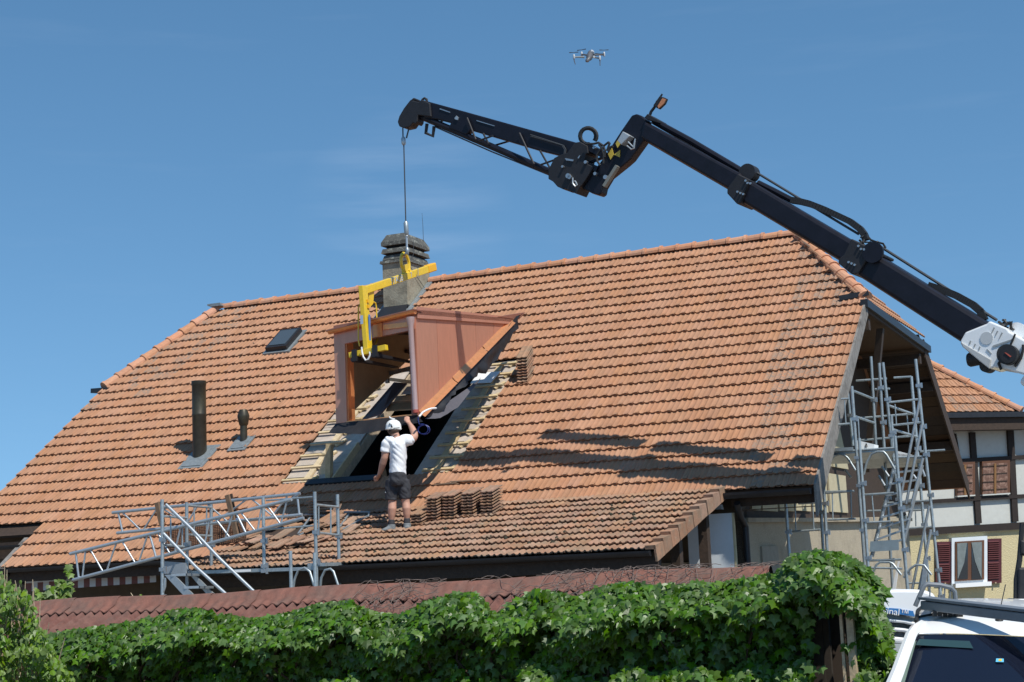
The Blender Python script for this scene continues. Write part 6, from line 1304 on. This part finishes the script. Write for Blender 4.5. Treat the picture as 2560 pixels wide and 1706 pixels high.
for j in range(nv):
    f = j/(nv-1)
    for i in range(nu):
        t = -1+2*i/(nu-1); vs.append(vq(t*(.655+.18*f), .81+.82*f-.12*t*t, 1.75-.62*f-.035*abs(t)**3*(1-f)))
b.add(vs, [(j*nu+i, j*nu+i+1, (j+1)*nu+i+1, (j+1)*nu+i) for j in range(nv-1) for i in range(nu-1)]); ws = b.build('windscreen', 'screen', van, smooth=True)
def wsp(t, f, o=.012): return vq(t*(.655+.18*f), .81+.82*f-.12*t*t, 1.75-.62*f) + (ey*.6+ez*.8)*o
b = MB(); b.quad(wsp(-.9, .10), wsp(-.35, .09), wsp(-.30, .17), wsp(-.92, .17)); b.build('shade_band', mat('teal_tint', (.03, .065, .07), .15), ws)
b = MB(); b.quad(wsp(-.955, .14), wsp(-.925, .12), wsp(-.90, .95), wsp(-.955, .95)); b.build('pillar_trim', mat('inner_trim', (.14, .20, .17), .6), ws)
sk_ = py(2512, 1650, 1)  # viewing direction only
b = MB(); b.quad(wsp(-.06, .27, .014), wsp(.015, .268, .014), wsp(.015, .305, .014), wsp(-.065, .307, .014)); stk = b.build('sticker', mat('sticker_blue', (.12, .50, .75), .4), ws)
b = MB(); b.quad(wsp(-.035, .276, .017), wsp(-.005, .275, .017), wsp(-.005, .298, .017), wsp(-.038, .299, .017)); b.build('sticker_mark', 'yellow', stk)
# rack
M['rack'] = mat('rack_grey', (.14, .16, .18), .5, var=.12, scale=5)
ra, rb = py(2310, 1513, 12.75), py(2640, 1553, 11.75); rd = (rb-ra).normalized(); rup = (Z-rd*rd.z).normalized()
b = MB(); b.bar(ra, rb, .09, .07); rk = b.build('roof_rack', 'rack', van); bevel(rk, .008)
b = MB(); b.bar(ra+rup*.055-ey*.02, rb+rup*.055-ey*.02, .14, .02); b.build('rack_top_plate', 'rack', rk)
b = MB(); bk_ = ra-ey*1.3+ex*.02; b.bar(bk_, bk_+rd*1.35, .05, .05); b.bar(ra+rd*.05, bk_+rd*.05, .05, .05); b.bar(ra+rd*1.3, bk_+rd*1.3, .05, .05); b.build('rack_frame', 'rack', rk, kind='stuff')
hp_ = lambda x, y, Y=12.95: py(x, y, Y)
b = MB(); b.tube([hp_(2288, 1516), hp_(2299, 1490), hp_(2310, 1466), hp_(2318, 1461), hp_(2350, 1463), hp_(2378, 1470), hp_(2387, 1480), hp_(2389, 1502)], .019, 8); b.build('rack_hoop', 'rack', rk, smooth='auto')
b = MB()
for x in (2325, 2348, 2362, 2376): b.tube([hp_(x, 1464 if x < 2360 else 1468), hp_(x-1, 1505)], .006, 5)
b.build('hoop_bar', 'rack', rk, kind='stuff')
b = MB()
for i in range(6): b.box(py(2337+i*13, 1534, 12.65), ex*.034, ey*.10, ez*.045)
b.build('roller', 'rubber', rk, kind='stuff')
b = MB(); b.lathe(vq(-.02, .56, 1.845), ez, [(.035, 0), (.028, .015), (.012, .055), (.005, .07)], 10); b.tube([vq(-.02, .56, 1.90), vq(.03, .2, 2.12)], .004, 5); b.build('antenna', 'rubber', rf, smooth='auto')
# ---------------------------------------------------------------- second white vehicle behind the creeper
wv = thing('white_truck', py(2310, 1600, 17.5)*V((1, 1, 0)), 'white truck cab with a blue lettered strip half hidden behind the creeper', 'truck')
zq = lambda x, y, o=0: py(2240+x/5.894, 1440+y/5.894, 16.8+o)
def slabp(pts, o, th, name, m, parent=wv):
    b = MB(); b.prism([zq(x, y, o) for x, y in pts], V((0, th, 0)), False); return b.build(name, m, parent)
bevel(slabp([(-400, 215), (40, 200), (260, 200), (420, 210), (560, 260), (640, 420), (640, 640), (260, 610), (60, 570), (-400, 520)], 0, 2.2, 'roof_fairing', 'white_paint'), .03)
slabp([(-400, 535), (60, 580), (300, 630), (290, 690), (50, 640), (-400, 590)], .10, 2.0, 'recess', mat('fairing_grey', (.42, .43, .40), .6))
for k, (y0, y1) in enumerate(((640, 700), (760, 830), (900, 1000))):
    bevel(slabp([(-400, y0-40), (0, y0), (140, y0+14), (260, y0+40), (640, y0+60), (640, y1+40), (240, y1+30), (120, y1), (-400, y1-40)], .02+.02*k, 2.0, 'front_rib', 'white_paint'), .02)
slabp([(-400, 560), (640, 660), (640, 1000), (-400, 1000)], .16, 2.0, 'rib_backing', mat('rib_grey', (.25, .27, .27), .6))
slabp([(-400, 1000), (640, 1000), (640, 1700), (-400, 1700)], .05, 2.0, 'windscreen', mat('pale_screen', (.42, .46, .47), .15))
b = MB(); c0 = zq(-400, 1700, .04); b.box(V((zq(120, 0).x, 17.9, c0.z/2+.1)), V((2.3, 0, 0)), V((0, 2.2, 0)), Z*(c0.z-.2)); b.build('cab', 'white_paint', wv)
stp = slabp([(-150, 470), (70, 485), (255, 520), (275, 600), (80, 570), (-150, 545)], -.012, .012, 'blue_strip', mat('label_blue', (.03, .17, .42), .5))
xd = (zq(215, 535)-zq(75, 515)).normalized(); yd = (Z-xd*xd.z).normalized()
text('strip_lettering', 'Original\u2122', .10, frame(zq(90, 540, -.02)+Z*-.006-xd*.135, xd, yd, xd.cross(yd)), 'white', wv)
